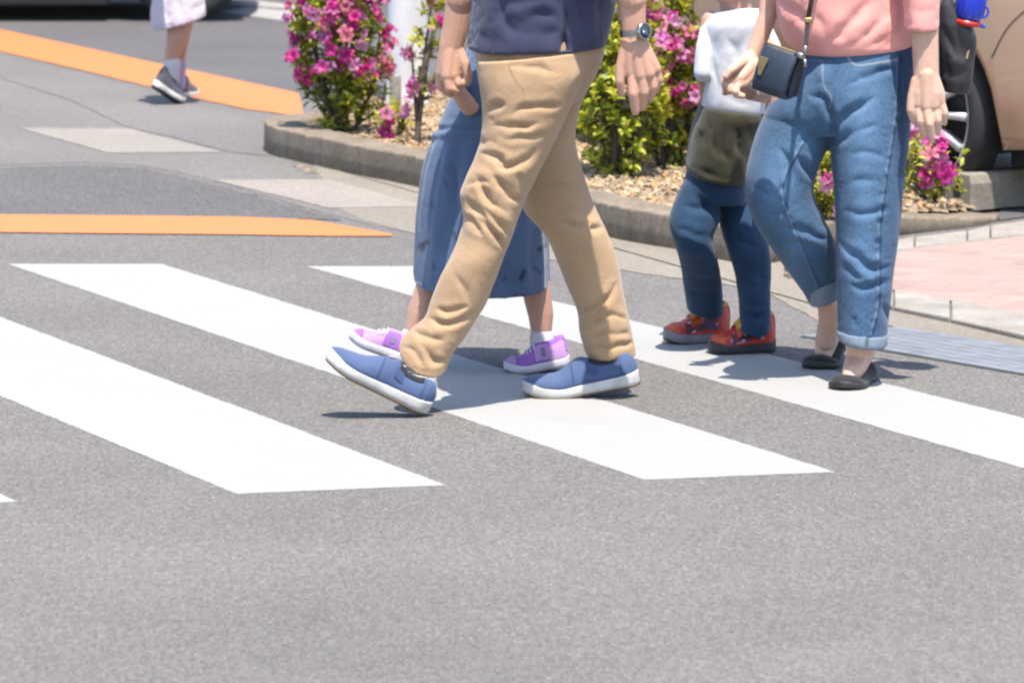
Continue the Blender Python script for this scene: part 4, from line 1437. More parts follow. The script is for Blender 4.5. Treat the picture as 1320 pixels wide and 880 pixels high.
cloth('top', mb, salmon, woman, .0055, 3, [([(1000, 0), (1030, 20), (1040, 44)], .8), ([(1060, 60), (1090, 40), (1120, 0)], 1), ([(1085, 64), (1120, 44), (1150, 10)], 1), ([(1110, 66), (1140, 52), (1166, 30)], .8), ([(1045, 10), (1060, 36), (1062, 60)], .7), ([(1166, -10), (1164, 20), (1160, 48)], 1.2), ([(1034, 56), (1060, 62), (1085, 66)], .6), ([(1130, 64), (1156, 56), (1178, 50)], .7), ([(1175, 12), (1190, 15), (1206, 12)], .5)],
      .009, 6, .003, 10)
WH = P(1085, -335, YW)
sb = MB()
head_shapes(sb, WH, (-.7, -.7), .225)
pxc(sb, [(1090, -236, YW, 48), (1088, -100, YW, 56), (1100, 60, YW, 56)])
# far arm reaching down to the child's hand
YR1 = YW + .13
pxc(sb, [(1022, -196, YW + .10, 27), (1000, -90, YR1, 18), (994, -20, YR1, 14), (990, 20, YR1 - .02, 12.6), (980, 48, YR1 - .03, 11.5), (970, 72, YR1 - .04, 10)])
for q in ([(966, 76, YR1 - .05, 10.5), (948, 92, YR1 - .08, 9)], [(970, 84, YR1 - .06, 11), (953, 101, YR1 - .09, 9)], [(974, 88, YR1 - .06, 9), (958, 108, YR1 - .085, 8)]):
    pxc(sb, q)
pxc(sb, [(947, 92, YR1 - .085, 6), (936, 98, YR1 - .105, 5.6), (934, 108, YR1 - .115, 5.2), (942, 113, YR1 - .12, 4.6)])
pxc(sb, [(952, 99, YR1 - .09, 6), (942, 106, YR1 - .112, 5.5), (941, 116, YR1 - .12, 5.0), (949, 119, YR1 - .122, 4.4)])
pxc(sb, [(958, 106, YR1 - .09, 5.8), (949, 113, YR1 - .11, 5.2), (949, 122, YR1 - .118, 4.7), (957, 124, YR1 - .12, 4.2)])
pxc(sb, [(960, 79, YR1 - .07, 7), (950, 85, YR1 - .10, 6), (942, 91, YR1 - .125, 5.4), (936, 99, YR1 - .128, 4.6)])
# near arm hanging
YA = YW - .19
pxc(sb, [(1170, -190, YW - .10, 27), (1186, -90, YA + .02, 21), (1190, -20, YA, 19), (1192, 30, YA, 18)])
pxc(sb, [(1192, 30, YA, 18), (1193.5, 80, YA, 17), (1194, 102, YA, 16.8)], sy=.74)
for q in ([(1188, 96, YA, 10.5), (1185, 120, YA - .004, 9.6), (1184, 134, YA - .006, 8)], [(1194, 96, YA - .004, 13), (1194, 137, YA - .012, 8.6)], [(1200, 96, YA, 10.5), (1204, 120, YA - .006, 10), (1204, 136, YA - .008, 8.4)], [(1203, 102, YA, 9), (1210, 120, YA, 8.2), (1212, 130, YA, 7)]):
    pxc(sb, q)
pxc(sb, [(1183.5, 136, YA - .006, 6.2), (1186, 156, YA - .014, 5.5), (1192, 173, YA - .004, 4.5)])
pxc(sb, [(1194, 139, YA - .014, 6.4), (1198, 160, YA - .022, 5.7), (1201, 178, YA - .010, 4.6)])
pxc(sb, [(1204, 137, YA - .008, 6.0), (1209, 155, YA - .014, 5.3), (1209, 171, YA - .002, 4.3)])
pxc(sb, [(1213, 131, YA, 5.3), (1218, 146, YA - .004, 4.7), (1217, 159, YA + .004, 3.9)])
pxc(sb, [(1183, 104, YA, 9), (1176, 126, YA - .004, 6.8), (1174, 142, YA - .008, 5.8), (1178, 156, YA + .0, 4.7)])
# legs and feet
pxc(sb, [(1040, 110, YW, 42), (1004, 235, YW - .04, 30), (1060, 372, YW + .10, 17), (1069, 395, YW + .12, 15), (1068, 425, YW + .155, 12.5), (1066, 440, YW + .17, 12.5)])
pxc(sb, [(1120, 110, YW - .04, 42), (1118, 270, YW - .085, 30), (1108, 420, YW - .105, 17), (1106, 448, YW - .105, 16)])
tf1 = shoe_tf(G(1086, 503, 0), 'toe', (-.36, -.93), 0, 0, .238)
tf2 = shoe_tf(G(1050, 476, 0), 'toe', (-.42, -.9), 0, 24, .238)
for tf_ in (tf1, tf2):
    q = tf_(np.array([[.045, 0, .088], [.075, 0, .072], [.115, 0, .050], [.150, 0, .033], [.165, 0, .024]]))
    for (a_, r1_), (b_, r2_) in zip(list(zip(q, (.031, .033, .030, .024, .018)))[:-1], list(zip(q, (.031, .033, .030, .024, .018)))[1:]):
        sb.capsule(a_, b_, r1_, r2_)
finish_body('body', sb, skin_w, woman, WH, (-.7, -.7), .225, .0026, 5, [(1192, 170, YA - .004, 4.5), (1201, 175, YA - .010, 4.6), (1209, 168, YA - .002, 4.3), (1178, 153, YA, 4.7)])
make_hair(WH, (-.7, -.7), .225, woman, .5)
black_sh = m_fabric('black_suede', (0.017, 0.016, 0.018), (0.024, 0.023, 0.026), weave=800, var=.2)
sole_bk = m_plain('black_rubber', (0.028, 0.027, 0.027), 0.6, var=.2)


def flat(tf):
    hts_ = [(0, .030), (.03, .048), (.10, .050), (.2, .036), (.34, .030), (.52, .027), (.62, .026), (.72, .026), (.80, .036), (.88, .034), (.94, .028), (1, .014)]
    build_shoe(woman, tf, .238, .096, (black_sh, sole_bk), hts_, .016, .008, upper_name='shoe', rim=.001)


flat(tf1)
flat(tf2)

# ================================================================== small bag on a strap, tote bag, bottle
navy_l = m_plain('navy_leather', (0.030, 0.048, 0.082), 0.42, var=.18, scale=60, bump=.15)
blk_l = m_plain('black_leather', (0.010, 0.010, 0.012), 0.35, var=.2, scale=60)
gold = m_plain('gold_metal', (0.66, 0.49, 0.23), 0.32, 1.0, var=.1)
gold_p = m_plain('gold_plate', (0.62, 0.51, 0.28), 0.4, 0.7, var=.12)
bc = P(1002, 92, YW - .235)
bag = thing('shoulder_bag', bc - np.array([0, 0, .07]), 'small navy shoulder bag with gold zip hanging at the hip of the adult in jeans', 'bag')
W_ = np.array([.86, -.51, 0.0]); N_ = np.array([-.51, -.86, 0.0]); U_ = np.array([0, 0, 1.0])
ro = R(-15)
W2 = W_ * math.cos(ro) + U_ * math.sin(ro)
U2 = U_ * math.cos(ro) - W_ * math.sin(ro)
N2 = N_
hw_, hh_, hd_ = .050, .057, .031
# body: front, back and bottom soft box, open gusset at the end
mb = MB()
rr = []
for z_, kx, ky in ((-1, .93, .75), (-.93, 1.0, .95), (-.6, 1.02, 1.05), (0, 1.0, 1.0), (.6, .985, .7), (.92, .97, .35), (1, .96, .26)):
    ring = []
    for a_ in np.linspace(0, 2 * PI, 40, endpoint=False):
        cx_, sx_ = math.cos(a_), math.sin(a_)
        ring.append(bc + W2 * hw_ * kx * np.sign(cx_) * abs(cx_) ** .35 + N2 * hd_ * ky * np.sign(sx_) * abs(sx_) ** .5 + U2 * hh_ * z_)
    rr.append(np.array(ring))
mb.rings(rr)
mb.build('bag_body', navy_l, bag)
mb = MB()                                                        # gusset panel at the near end
pan = []
for z_, ky in ((-.88, .78), (-.5, .9), (0, .82), (.5, .6), (.85, .30)):
    pan.append(np.array([bc + W2 * (hw_ * 1.03) + N2 * hd_ * ky * s_ + U2 * hh_ * z_ for s_ in np.linspace(-1, 1, 7)]))
for r_ in pan:
    r_ += np.outer(1 - np.linspace(-1, 1, 7) ** 2, -W2 * .006) + W2 * .004
mb.rings(pan, closed=False, cap=False)
mb.build('gusset', blk_l, bag)
mb = MB()
top = [bc + U2 * hh_ * 1.02 + W2 * hw_ * x_ + N2 * .004 for x_ in np.linspace(-.98, 1.02, 12)]
mb.tube(top, .0042, 8)
mb.build('zip', gold, bag)
mb = MB()
ec = bc - W2 * hw_ * .56 + U2 * hh_ * .12 + N2 * hd_ * 1.03
for a_, zo in ((1, 0),):
    q = [(-.014, .022), (.014, .022), (.004, -.022), (-.004, -.022)]
    f0 = [ec + W2 * x_ + U2 * z_ + N2 * .0035 for x_, z_ in q]
    b0 = [ec + W2 * x_ + U2 * z_ - N2 * .002 for x_, z_ in q]
    mb.add(f0 + b0, [(3, 2, 1, 0), (0, 1, 5, 4), (1, 2, 6, 5), (2, 3, 7, 6), (3, 0, 4, 7)])
mb.build('emblem_plate', gold_p, bag, smooth=False)
sil_m = m_plain('silver_metal', (0.62, 0.62, 0.64), 0.3, 1.0)
pe = bc + W2 * hw_ * 1.0 + U2 * hh_ * .96
mb = MB()
mb.ellipsoid(pe + U2 * .001 + N2 * .006, [W2 * .017, N2 * .006, U2 * .008])
mb.tube([pe + N2 * .012 + W2 * .02 - U2 * .002, pe + N2 * .012 + W2 * .026 - U2 * .02], [.0035, .005], 8)
mb.tube([pe + N2 * .012 + W2 * .014 + U2 * .004, pe + N2 * .012 + W2 * .014 + U2 * .03], .0045, 8)
mb.build('clasp', sil_m, bag)
strap_m = m_plain('strap_leather', (0.035, 0.020, 0.018), 0.45, var=.2)
sp_ = [(pe + N2 * .012 + W2 * .014 + U2 * .03), P(1041, 30, YW - .20), P(1046, 0, YW - .205), P(1058, -80, YW - .205), P(1085, -160, YW - .20), P(1120, -225, YW - .15), P(1136, -246, YW - .03)]
cv = catmull(sp_, 8)
mb = MB()
rr = []
tgs = np.gradient(cv, axis=0)
for i in range(len(cv)):
    tn = tgs[i] / np.linalg.norm(tgs[i])
    sd = np.cross(tn, [0.3, 1, 0.2]); sd /= np.linalg.norm(sd)
    nn = np.cross(tn, sd)
    rr.append(np.array([cv[i] + sd * a_ * .0058 + nn * b_ * .0016 for a_, b_ in ((-1, -1), (1, -1), (1, 1), (-1, 1))]))
mb.rings(rr)
mb.build('strap', strap_m, bag, smooth=False)
mb = MB()
mb.box(P(1042, 27, YW - .203), [np.array([.009, 0, 0]), np.array([0, .003, 0]), np.array([0, 0, .007])], .002)
mb.build('strap_buckle', gold, bag)

YT = YW - .03
tote_m = m_plain('black_nylon', (0.045, 0.041, 0.048), 0.48, var=.25, scale=20)
tote = thing('tote_bag', P(1230, 120, YT), 'slack black bag with tan handle, hanging behind the adult in jeans', 'bag')
mb = MB()
sil(mb, [(1190, -34, 1224, -8, YT, .10), (1195, -16, 1238, 14, YT, .115), (1198, 8, 1252, 32, YT, .125), (1202, 40, 1258, 50, YT, .13), (1207, 75, 1255, 80, YT, .12), (1211, 104, 1252, 108, YT, .10), (1215, 118, 1249, 122, YT, .07)], expo=2.6)
cloth('bag_body', mb, tote_m, tote, .005, 2, [([(1212, 30), (1222, 50), (1232, 76)], 1.0), ([(1224, 20), (1236, 50), (1240, 84)], .7), ([(1210, 90), (1230, 96), (1250, 92)], .6), ([(1214, 60), (1220, 85), (1222, 110)], .6)], .010, 5, .003, 12)
tan_m = m_plain('tan_leather', (0.52, 0.32, 0.14), 0.5, var=.15)
mb = MB()
for dy in (-.055, .055):
    mb.tube(catmull([P(1208, 8, YT + dy), P(1211, -20, YT + dy), P(1204, -90, YT + dy * .9), P(1178, -190, YT - .05 + dy * .6), P(1160, -228, YT - .14 + dy * .4)], 6), .010, 10)
mb.build('handle', tan_m, tote)
mb = MB()
mb.rings([np.array([P(1254, 40, YT - .05), P(1256, 40, YT - .05), P(1256, 40, YT - .045), P(1254, 40, YT - .045)]), np.array([P(1245, 76, YT - .06), P(1247, 76, YT - .06), P(1247, 76, YT - .055), P(1245, 76, YT - .055)])])
mb.build('side_cord', tan_m, tote, smooth=False)

blue_p = m_plain('blue_plastic', (0.010, 0.055, 0.72), 0.22, var=.05, coat=.6)
red_p = m_plain('red_plastic', (0.75, 0.045, 0.03), 0.3, var=.05)
bo = P(1249, 19, YT - .045)
s_ = mpp(bo)
bot = thing('water_bottle', bo - np.array([0, 0, .03]), 'shiny blue cup with red rim and tiny loop, sticking out of the black bag', 'bottle')
ax3 = np.array([.16, -.10, 1.0]); ax3 /= np.linalg.norm(ax3)
x3 = np.cross([0, 1, 0], ax3); x3 /= np.linalg.norm(x3)
y3 = np.cross(ax3, x3)
M = np.eye(4); M[:3, 0], M[:3, 1], M[:3, 2] = x3, y3, ax3
M[:3, 3] = bo - ax3 * 8 * s_
mb = MB()
mb.lathe([(0, 0), (14 * s_, 1.0 * s_), (18.5 * s_, 5 * s_), (20 * s_, 12 * s_), (20.5 * s_, 26 * s_), (18.5 * s_, 45 * s_), (14 * s_, 62 * s_), (0, 66 * s_)], 32, M=M)
mb.build('cup', blue_p, bot)
mb = MB()
mb.lathe([(12 * s_, -6 * s_), (17 * s_, -5.5 * s_), (19 * s_, -2 * s_), (18 * s_, 2 * s_), (12 * s_, 2.5 * s_)], 32, M=M)
mb.build('rim', red_p, bot)
mb = MB()
lp = M[:3, 3] + x3 * 17.5 * s_ - y3 * 6 * s_ + ax3 * 15 * s_
pts = [lp + x3 * 6.0 * s_ * math.cos(a_) + ax3 * 7.5 * s_ * math.sin(a_) for a_ in np.linspace(0, 2 * PI, 20)]
mb.tube(pts, 1.6 * s_, 8)
mb.build('loop', blue_p, bot)
mb = MB()
mb.capsule(M[:3, 3] + x3 * 17 * s_ - ax3 * 3 * s_ - y3 * 4 * s_, M[:3, 3] + x3 * 21.5 * s_ - ax3 * 4 * s_ - y3 * 4 * s_, 3 * s_, 2.6 * s_)
mb.build('stopper', blue_p, bot)

# ================================================================== FAR GIRL
ft = G(231, 134, 0)
YK = ft[1]
kid = thing('person', (P(228, 120, YK)[0], YK, 0), 'child in pale lilac skirt and canvas sneakers, walking off along the orange line', 'person')
lil = m_fabric('lilac_cotton', (0.70, 0.60, 0.70), (0.76, 0.67, 0.76), weave=300, var=.06, mark=(0.45, 0.36, 0.50))
YK += .02
mb = MB()
sil(mb, [(206, -48, 256, -50, YK, .17), (200, -20, 260, -24, YK, .22), (195, 10, 264, 4, YK, .25), (195, 30, 265, 17, YK, .27), (197, 39, 265, 21, YK, .27, 2)], expo=2.2, hollow=.05)
cloth('skirt', mb, lil, kid, .006, 2, [([(214, -20), (216, 10), (212, 34)], .9), ([(228, -20), (232, 10), (230, 32)], 1), ([(244, -20), (250, 5), (252, 24)], .9), ([(258, -10), (260, 16)], .6)], .014, 4, .004, 10, marks=[([(200, 34), (230, 29), (262, 19)], 1, .3)], marks2=None)
mb = MB()
sil(mb, [(218, -150, 246, -150, YK, .12), (206, -140, 258, -140, YK, .22), (204, -100, 258, -100, YK, .20), (206, -42, 256, -44, YK, .175)], expo=2.3)
pxc(mb, [(210, -134, YK - .1, 15), (206, -104, YK - .14, 13)])
pxc(mb, [(252, -134, YK + .1, 15), (256, -104, YK + .14, 13)])
cloth('top', mb, white_c, kid, .007, 2, (), .008, 5, .004, 10)
KH = P(236, -185, YK)
sb = MB()
head_shapes(sb, KH, (.9, .43), .195)
pxc(sb, [(232, -138, YK, 20), (232, -60, YK, 24)])
pxc(sb, [(210, -134, YK - .1, 11), (204, -90, YK - .15, 8), (210, -50, YK - .19, 6.5), (212, -38, YK - .2, 6)])
pxc(sb, [(252, -134, YK + .1, 11), (258, -90, YK + .15, 8), (250, -50, YK + .19, 6.5), (249, -38, YK + .2, 6)])
for k in range(4):
    pxc(sb, [(210 + 2 * k, -38, YK - .2, 2.6), (210 + 2.2 * k, -27, YK - .2, 2.2)])
    pxc(sb, [(246 + 2 * k, -38, YK + .2, 2.6), (246 + 2.2 * k, -27, YK + .2, 2.2)])
pxc(sb, [(220, -40, YK - .03, 20), (232, 20, YK - .05, 15.5), (229, 46, YK - .05, 14), (222, 70, YK - .04, 9.5), (219, 84, YK - .03, 8), (217, 96, YK - .03, 8)])
pxc(sb, [(240, -40, YK + .06, 20), (236, 20, YK + .08, 15), (232, 60, YK + .09, 10), (230, 90, YK + .09, 7), (229, 106, YK + .09, 7)])
finish_body('body', sb, skin_c, kid, KH, (.9, .43), .195, .0032)
make_hair(KH, (.9, .43), .195, kid, .4)
lsock = m_fabric('lilac_sock', (0.62, 0.52, 0.72), weave=400, var=.08)
greysh = m_fabric('grey_canvas', (0.10, 0.105, 0.13), weave=500, var=.15)
mb = MB(); pxc(mb, [(222, 82, YK - .035, 11), (220, 94, YK - .03, 11.5), (220, 104, YK - .02, 11)])
soft('sock', mb, sock_w, kid, .003, 2)
mb = MB(); pxc(mb, [(231, 82, YK + .09, 9.5), (230, 96, YK + .09, 9.5), (230, 110, YK + .09, 9.5)])
soft('sock', mb, lsock, kid, .003, 2)


def shoe_k(tf):
    up_, prm = build_shoe(kid, tf, .165, .066, (greysh, foxing), [(a_, b_ * .88) for a_, b_ in bht], .022, .008, outsole=sole_d, upper_name='shoe')
    shoe_band(up_, tf, prm, .45, .62, 'laces', whitem, 1.2, PI - 1.2, .003)


shoe_k(shoe_tf(G(232, 134, 0), 'toe', (.80, .60), -31, 0, .165))
shoe_k(shoe_tf(G(230, 127, 0), 'heel', (.35, .93), 0, 0, .165))
# ================================================================== plants
leaf_m = m_leafy('azalea_leaf', 0.45)
petal_m = m_leafy('azalea_petal', 0.5, 0.55)
bark_m = m_plain('azalea_bark', (0.13, 0.10, 0.075), 0.9, var=.4, scale=60, bump=.5)


def unit(v):
    return v / (np.linalg.norm(v) + 1e-12)


def rnd_dir(up=0.0):
    v = rng.normal(size=3)
    v[2] += up
    return unit(v)


class TintMB(MB):
    def __init__(self):
        super().__init__()
        self.c = []

    def addc(self, v, f, c):
        n = len(v)
        self.add(v, f)
        self.c += [tuple(c) + (1,)] * n

    def buildc(self, name, mat, parent):
        o = self.build(name, mat, parent, smooth=True)
        a = o.data.color_attributes.new('tint', 'FLOAT_COLOR', 'POINT')
        a.data.foreach_set('color', np.array(self.c, np.float32).ravel())
        return o


def add_leaf(mb, p, d, n, L, W, c):
    s = unit(np.cross(d, n))
    n = np.cross(s, d)
    k = rng.uniform(.1, .35)
    m1, m2, tip = p + d * L * .35 + n * L * .05, p + d * L * .72 + n * L * .02, p + d * L - n * L * .10
    e = n * W * k
    v = [p, m1 - s * W * .46 + e, m1, m1 + s * W * .46 + e, m2 - s * W * .40 + e, m2, m2 + s * W * .40 + e, tip]
    f = [(0, 2, 1), (0, 3, 2), (1, 2, 5, 4), (2, 3, 6, 5), (4, 5, 7), (5, 6, 7)]
    mb.addc(v, f, c)


def add_flower(mb, p, d, S, c):
    a = unit(np.cross(d, [0.2, 0.5, 1.0]))
    b = np.cross(d, a)
    r0 = rng.uniform(0, 6.28)
    op = rng.uniform(.75, 1.15)
    for k in range(5):
        t_ = r0 + k * 2 * PI / 5
        r_ = a * math.cos(t_) + b * math.sin(t_)
        s = -a * math.sin(t_) + b * math.cos(t_)
        cc = np.array(c) * rng.uniform(.85, 1.12)
        base = p + r_ * S * .05
        m1 = p + d * S * .38 + r_ * S * .22 * op
        m2 = p + d * S * .62 + r_ * S * .60 * op
        tip = p + d * S * .60 + r_ * S * .92 * op - d * S * .08
        w1, w2 = S * .17, S * .30
        u_ = d * S * .05
        v = [base - s * S * .05, base + s * S * .05, m1 - s * w1 + u_ * .3, m1, m1 + s * w1 + u_ * .3, m2 - s * w2 + u_, m2, m2 + s * w2 + u_, tip - s * S * .12, tip + s * S * .12]
        f = [(0, 1, 4, 3), (0, 3, 2), (2, 3, 6, 5), (3, 4, 7, 6), (5, 6, 9, 8), (6, 7, 9)]
        mb.addc(v, f, np.clip(cc, 0, 1))
    for k in range(3):
        t_ = rng.uniform(0, 6.28)
        e = p + d * S * .85 + (a * math.cos(t_) + b * math.sin(t_)) * S * .12
        mb.addc([p + d * S * .1, p + d * S * .1 + a * S * .015, e], [(0, 1, 2)], (.8, .35, .55))


GREENS = [(.25, .36, .035), (.42, .54, .05), (.68, .73, .07), (.88, .83, .09), (.30, .41, .05), (.15, .22, .03)]
PINKS = [(1.0, .05, .45), (1.0, .12, .54), (1.0, .30, .66), (.92, .03, .36), (1.0, .45, .74)]
SALM = [(.95, .30, .38), (.92, .22, .42)]


def bush(label, base, rx, ry, z0, z1, ntip, nblossom, ffun=None, leaf_k=1.0, yellow=.3, per=11, L=.036, lean=(0, 0), sparse=1.0, seed=1, group='azaleas in the kerbed bed', hollow=.55, name='azalea_bush', main_r=.008, wire=False):
    global rng
    keep = rng
    rng = np.random.default_rng(seed)
    base = np.asarray(base, float)
    root = thing(name, base, label, 'shrub', group)
    tips = []
    cz, rz = (z0 + z1) / 2, (z1 - z0) / 2
    while len(tips) < ntip:
        q = rng.uniform(-1, 1, 3)
        r = np.linalg.norm(q)
        wob = 1 + .28 * mnoise.noise(Vector((q[0] * 2.1 + seed, q[1] * 2.1, q[2] * 2.1)))
        if r > wob or r < rng.uniform(0, hollow):
            continue
        p = base + np.array([q[0] * rx + lean[0] * (q[2] + 1), q[1] * ry + lean[1] * (q[2] + 1), cz + q[2] * rz])
        if mnoise.noise(Vector(p * 9 + seed)) < -.25 * sparse:
            continue
        tips.append((p, q))
    # stems
    sm = MB()
    nst = max(4, ntip // 22)
    mains = []
    for k in range(nst):
        p, q = tips[k]
        s0 = base + np.array([rng.uniform(-.03, .03), rng.uniform(-.03, .03), -.03])
        mid_ = s0 * .55 + p * .45 + np.array([q[0] * rx * .1, q[1] * ry * .1, (p[2] - s0[2]) * .1])
        cv_ = catmull([s0, mid_, p], 5)
        mains.append(cv_)
        sm.tube(cv_, np.linspace(main_r, main_r * .3, len(cv_)), 6)
    ap = np.concatenate(mains)
    for p, q in tips[nst:]:
        lo = ap[ap[:, 2] < p[2] + .01]
        if len(lo) == 0:
            lo = ap
        j = np.argmin(np.linalg.norm(lo - p, axis=1))
        s0 = lo[j]
        sm.tube([s0, (s0 + p) / 2 + rnd_dir() * .01, p], [.0028, .002, .0014], 5)
    sm.build('stem', bark_m, root)
    lm_ = TintMB()
    for p, q in tips:
        up_ = unit(np.array([q[0] * .6, q[1] * .6, .8]) + rng.normal(size=3) * .35)
        fresh = np.clip((q[2] + 1) / 2, 0, 1) * .5 + rng.random() * .6
        n_ = int(1.35 * per * rng.uniform(.6, 1.3) * leaf_k)
        for i in range(n_):
            t_ = i * 2.4 + rng.uniform(-.4, .4)
            a = unit(np.cross(up_, [.3, .6, .2]))
            b = np.cross(up_, a)
            spread = rng.uniform(.3, 1.25)
            d = unit(up_ * (1.2 - spread) + (a * math.cos(t_) + b * math.sin(t_)) * spread)
            pos = p - up_ * rng.uniform(0, .035) + d * .002
            if rng.random() < yellow * fresh * 2.0:
                c = np.array(GREENS[2 if rng.random() < .5 else 3]) * rng.uniform(.8, 1.3)
            else:
                c = np.array(GREENS[rng.integers(0, 6)]) * rng.uniform(.7, 1.3)
                if rng.random() < .06:
                    c = np.array([.24, .10, .05])
            l_ = L * rng.uniform(.6, 1.2)
            add_leaf(lm_, pos, d, up_, l_, l_ * .42, np.clip(c, 0, 1))
    lm_.buildc('foliage', leaf_m, root)
    # blossoms: every cluster a part
    cand_ = []
    for p, q in tips:
        sc_ = np.linalg.norm(q) + .5 * max(0, -q[1])
        wgt = 1.0 if ffun is None else ffun(p)
        if wgt > 0:
            cand_.append((sc_ * wgt + rng.random() * .5 * wgt, p, q))
    cand_.sort(key=lambda x: -x[0])
    got = []
    for sc_, p, q in cand_:
        if len(got) >= nblossom:
            break
        if any(np.linalg.norm(p - g) < .035 for g in got):
            continue
        got.append(p)
        fm = TintMB()
        out_ = unit(np.array([q[0], q[1] - .25, q[2] * .6 + .35]))
        nf_ = rng.integers(2, 6)
        pal = PINKS if rng.random() < .86 else SALM
        for i in range(nf_):
            d = unit(out_ + rng.normal(size=3) * .55)
            c = np.array(pal[rng.integers(0, len(pal))]) * rng.uniform(.85, 1.1)
            add_flower(fm, p + d * .012 + rng.normal(size=3) * .010, d, .030 * rng.uniform(.75, 1.15), np.clip(c, 0, 1))
        fm.buildc('blossom_cluster', petal_m, root)
    rng = keep
    return root


def uvP(p):
    a, b = proj(np.asarray(p)[None])
    return a[0], b[0]


# big flowering bush at the rounded end of the bed
b1 = G(441, 173, .08)
m1 = mpp(b1)
bush('tall azalea thick with magenta blossom at the rounded end of the bed', b1, 64 * m1, .19, .0, .66, 380, 66, ffun=lambda p: (1.0 if uvP(p)[1] < 100 else .55) * (1.0 if uvP(p)[0] > 360 else .5), yellow=.45, per=9, sparse=1.3, seed=11)
# thin one in front of the white post
b2 = G(545, 186, .08)
bush('spindly azalea with one bare trunk in front of the white post', b2, 22 * mpp(b2), .09, .14, .60, 34, 9, ffun=lambda p: 1.0, yellow=.6, per=7, sparse=.7, seed=25, main_r=.011, lean=(.018, 0))
b2b = G(508, 178, .08)
bush('tiny pale azalea sprig at the foot of the white post', b2b, 26 * mpp(b2b), .07, .02, .15, 14, 3, yellow=.6, per=7, seed=8)
# green bush behind the striding adult, and the flowering one beside it
b3 = G(795, 226, .08)
bush('leafy yellow-green azalea with few blossoms, beside the wristwatch hand', b3, 66 * mpp(b3), .17, .0, .62, 360, 8, ffun=lambda p: (1.0 if uvP(p)[0] > 800 else .25) * (1.0 if uvP(p)[1] < 130 else .05), yellow=.6, per=10, seed=5)
b3b = G(862, 216, .08)
bush('azalea with large magenta clusters close beside the child in the white and olive top', b3b, 58 * mpp(b3b), .15, .0, .70, 260, 34, ffun=lambda p: (1.4 if uvP(p)[1] < 125 else .5), yellow=.6, per=9, seed=21)
b4 = G(1062, 286, .07)
bush('low azalea seen between the legs of the cuffed jeans', b4, 34 * mpp(b4), .10, .02, .24, 60, 6, yellow=.7, per=8, seed=14)
b5 = G(1202, 262, .05)
bush('low ragged azalea with pink blossoms in front of the car wheel', b5, 46 * mpp(b5), .12, .02, .24, 60, 7, yellow=.85, per=7, L=.030, seed=16, sparse=.5)

# white post
post_m = NT('weathered_white')
st_ = post_m.noise(14, 5, .65, stretch=(1, 1, .12))
post_m.base(post_m.ramp(st_, [(.35, (.75, .75, .77)), (.6, (1.0, 1.0, 1.0))]))
post_m.set(Roughness=.75)
pb = G(526, 160, .0)
mb = MB()
s_ = mpp(pb)
mb.lathe([(31 * s_, -.05), (31 * s_, .04), (29 * s_, .05), (27 * s_, .20), (25 * s_, .55), (24 * s_, 2.2), (0, 2.22)], 40, M=np.array([[1, 0, 0, pb[0]], [0, 1, 0, pb[1]], [0, 0, 1, pb[2]], [0, 0, 0, 1]]))
post = thing('post', pb, 'weathered white post standing in the planting bed', 'post')
mb.build('shaft', post_m.m, post)
mb = MB()
mb.box(pb + np.array([-.045, -.16, .10]), [np.array([.022, 0, 0]), np.array([0, .022, 0]), np.array([0, 0, .10])], .004)
stump = mb.build('stake', m_concrete('stake_concrete', (0.45, 0.42, 0.38)), post)

# ================================================================== wheel stop
wsb = G(1252, 272, .012)
d1 = unit(np.array([.74, .67, 0])); d2 = np.array([-d1[1], d1[0], 0])
ws = thing('wheel_stop', wsb + d1 * .3, 'grey concrete wheel stop with a hole in its end, in front of the car tyre', 'wheel stop')
mb = MB()
prof = [(0, 0), (0, .085), (.012, .112), (.022, .117), (.085, .117), (.098, .112), (.135, 0)]
rr = []
for t_, ins in ((0, .004), (.006, 0), (.594, 0), (.6, .004)):
    rr.append(np.array([wsb + d1 * t_ + d2 * np.clip(y_, ins, .135 - ins) + np.array([0, 0, min(z_, .117 - ins)]) for y_, z_ in prof]))
mb.rings(rr, mi=0)
mb.build('block', conc2, ws, smooth=False)
hm = MB()
hc = wsb + d2 * .062 + np.array([0, 0, .055]) - d1 * .001
ring = [hc + d2 * .018 * math.cos(a_) + np.array([0, 0, .018 * math.sin(a_)]) for a_ in np.linspace(0, 2 * PI, 20, endpoint=False)]
hm.rings([np.array(ring), np.array(ring) + d1 * .0005], cap=True)
hm.build('bolt_hole', m_plain('hole_dark', (.03, .028, .025), .95), ws, smooth=False)

# ================================================================== cars
tyre_m = m_plain('tyre_rubber', (.026, .026, .028), .75, var=.2, scale=40)
alloy = m_plain('alloy_wheel', (.80, .81, .83), .38, .45, var=.06)
glass_d = m_plain('car_glass', (.015, .018, .02), .05, var=.1, spec=.8)
black_p = m_plain('black_plastic', (.018, .019, .022), .5, var=.2)
chrome = m_plain('chrome', (.75, .76, .78), .12, 1.0)
lamp_m = m_plain('lamp_glass', (.6, .62, .64), .08, var=.1, coat=1.0)


def car_paint(name, c, metal=.6, rough=.32):
    t = NT(name)
    fl = t.noise(1500, 2)
    t.base(t.ramp(fl, [(.3, mul(c, .85)), (.7, mul(c, 1.15))]))
    t.set(Roughness=rough, Metallic=metal, Coat_Weight=1.0, Coat_Roughness=.04)
    return t.m


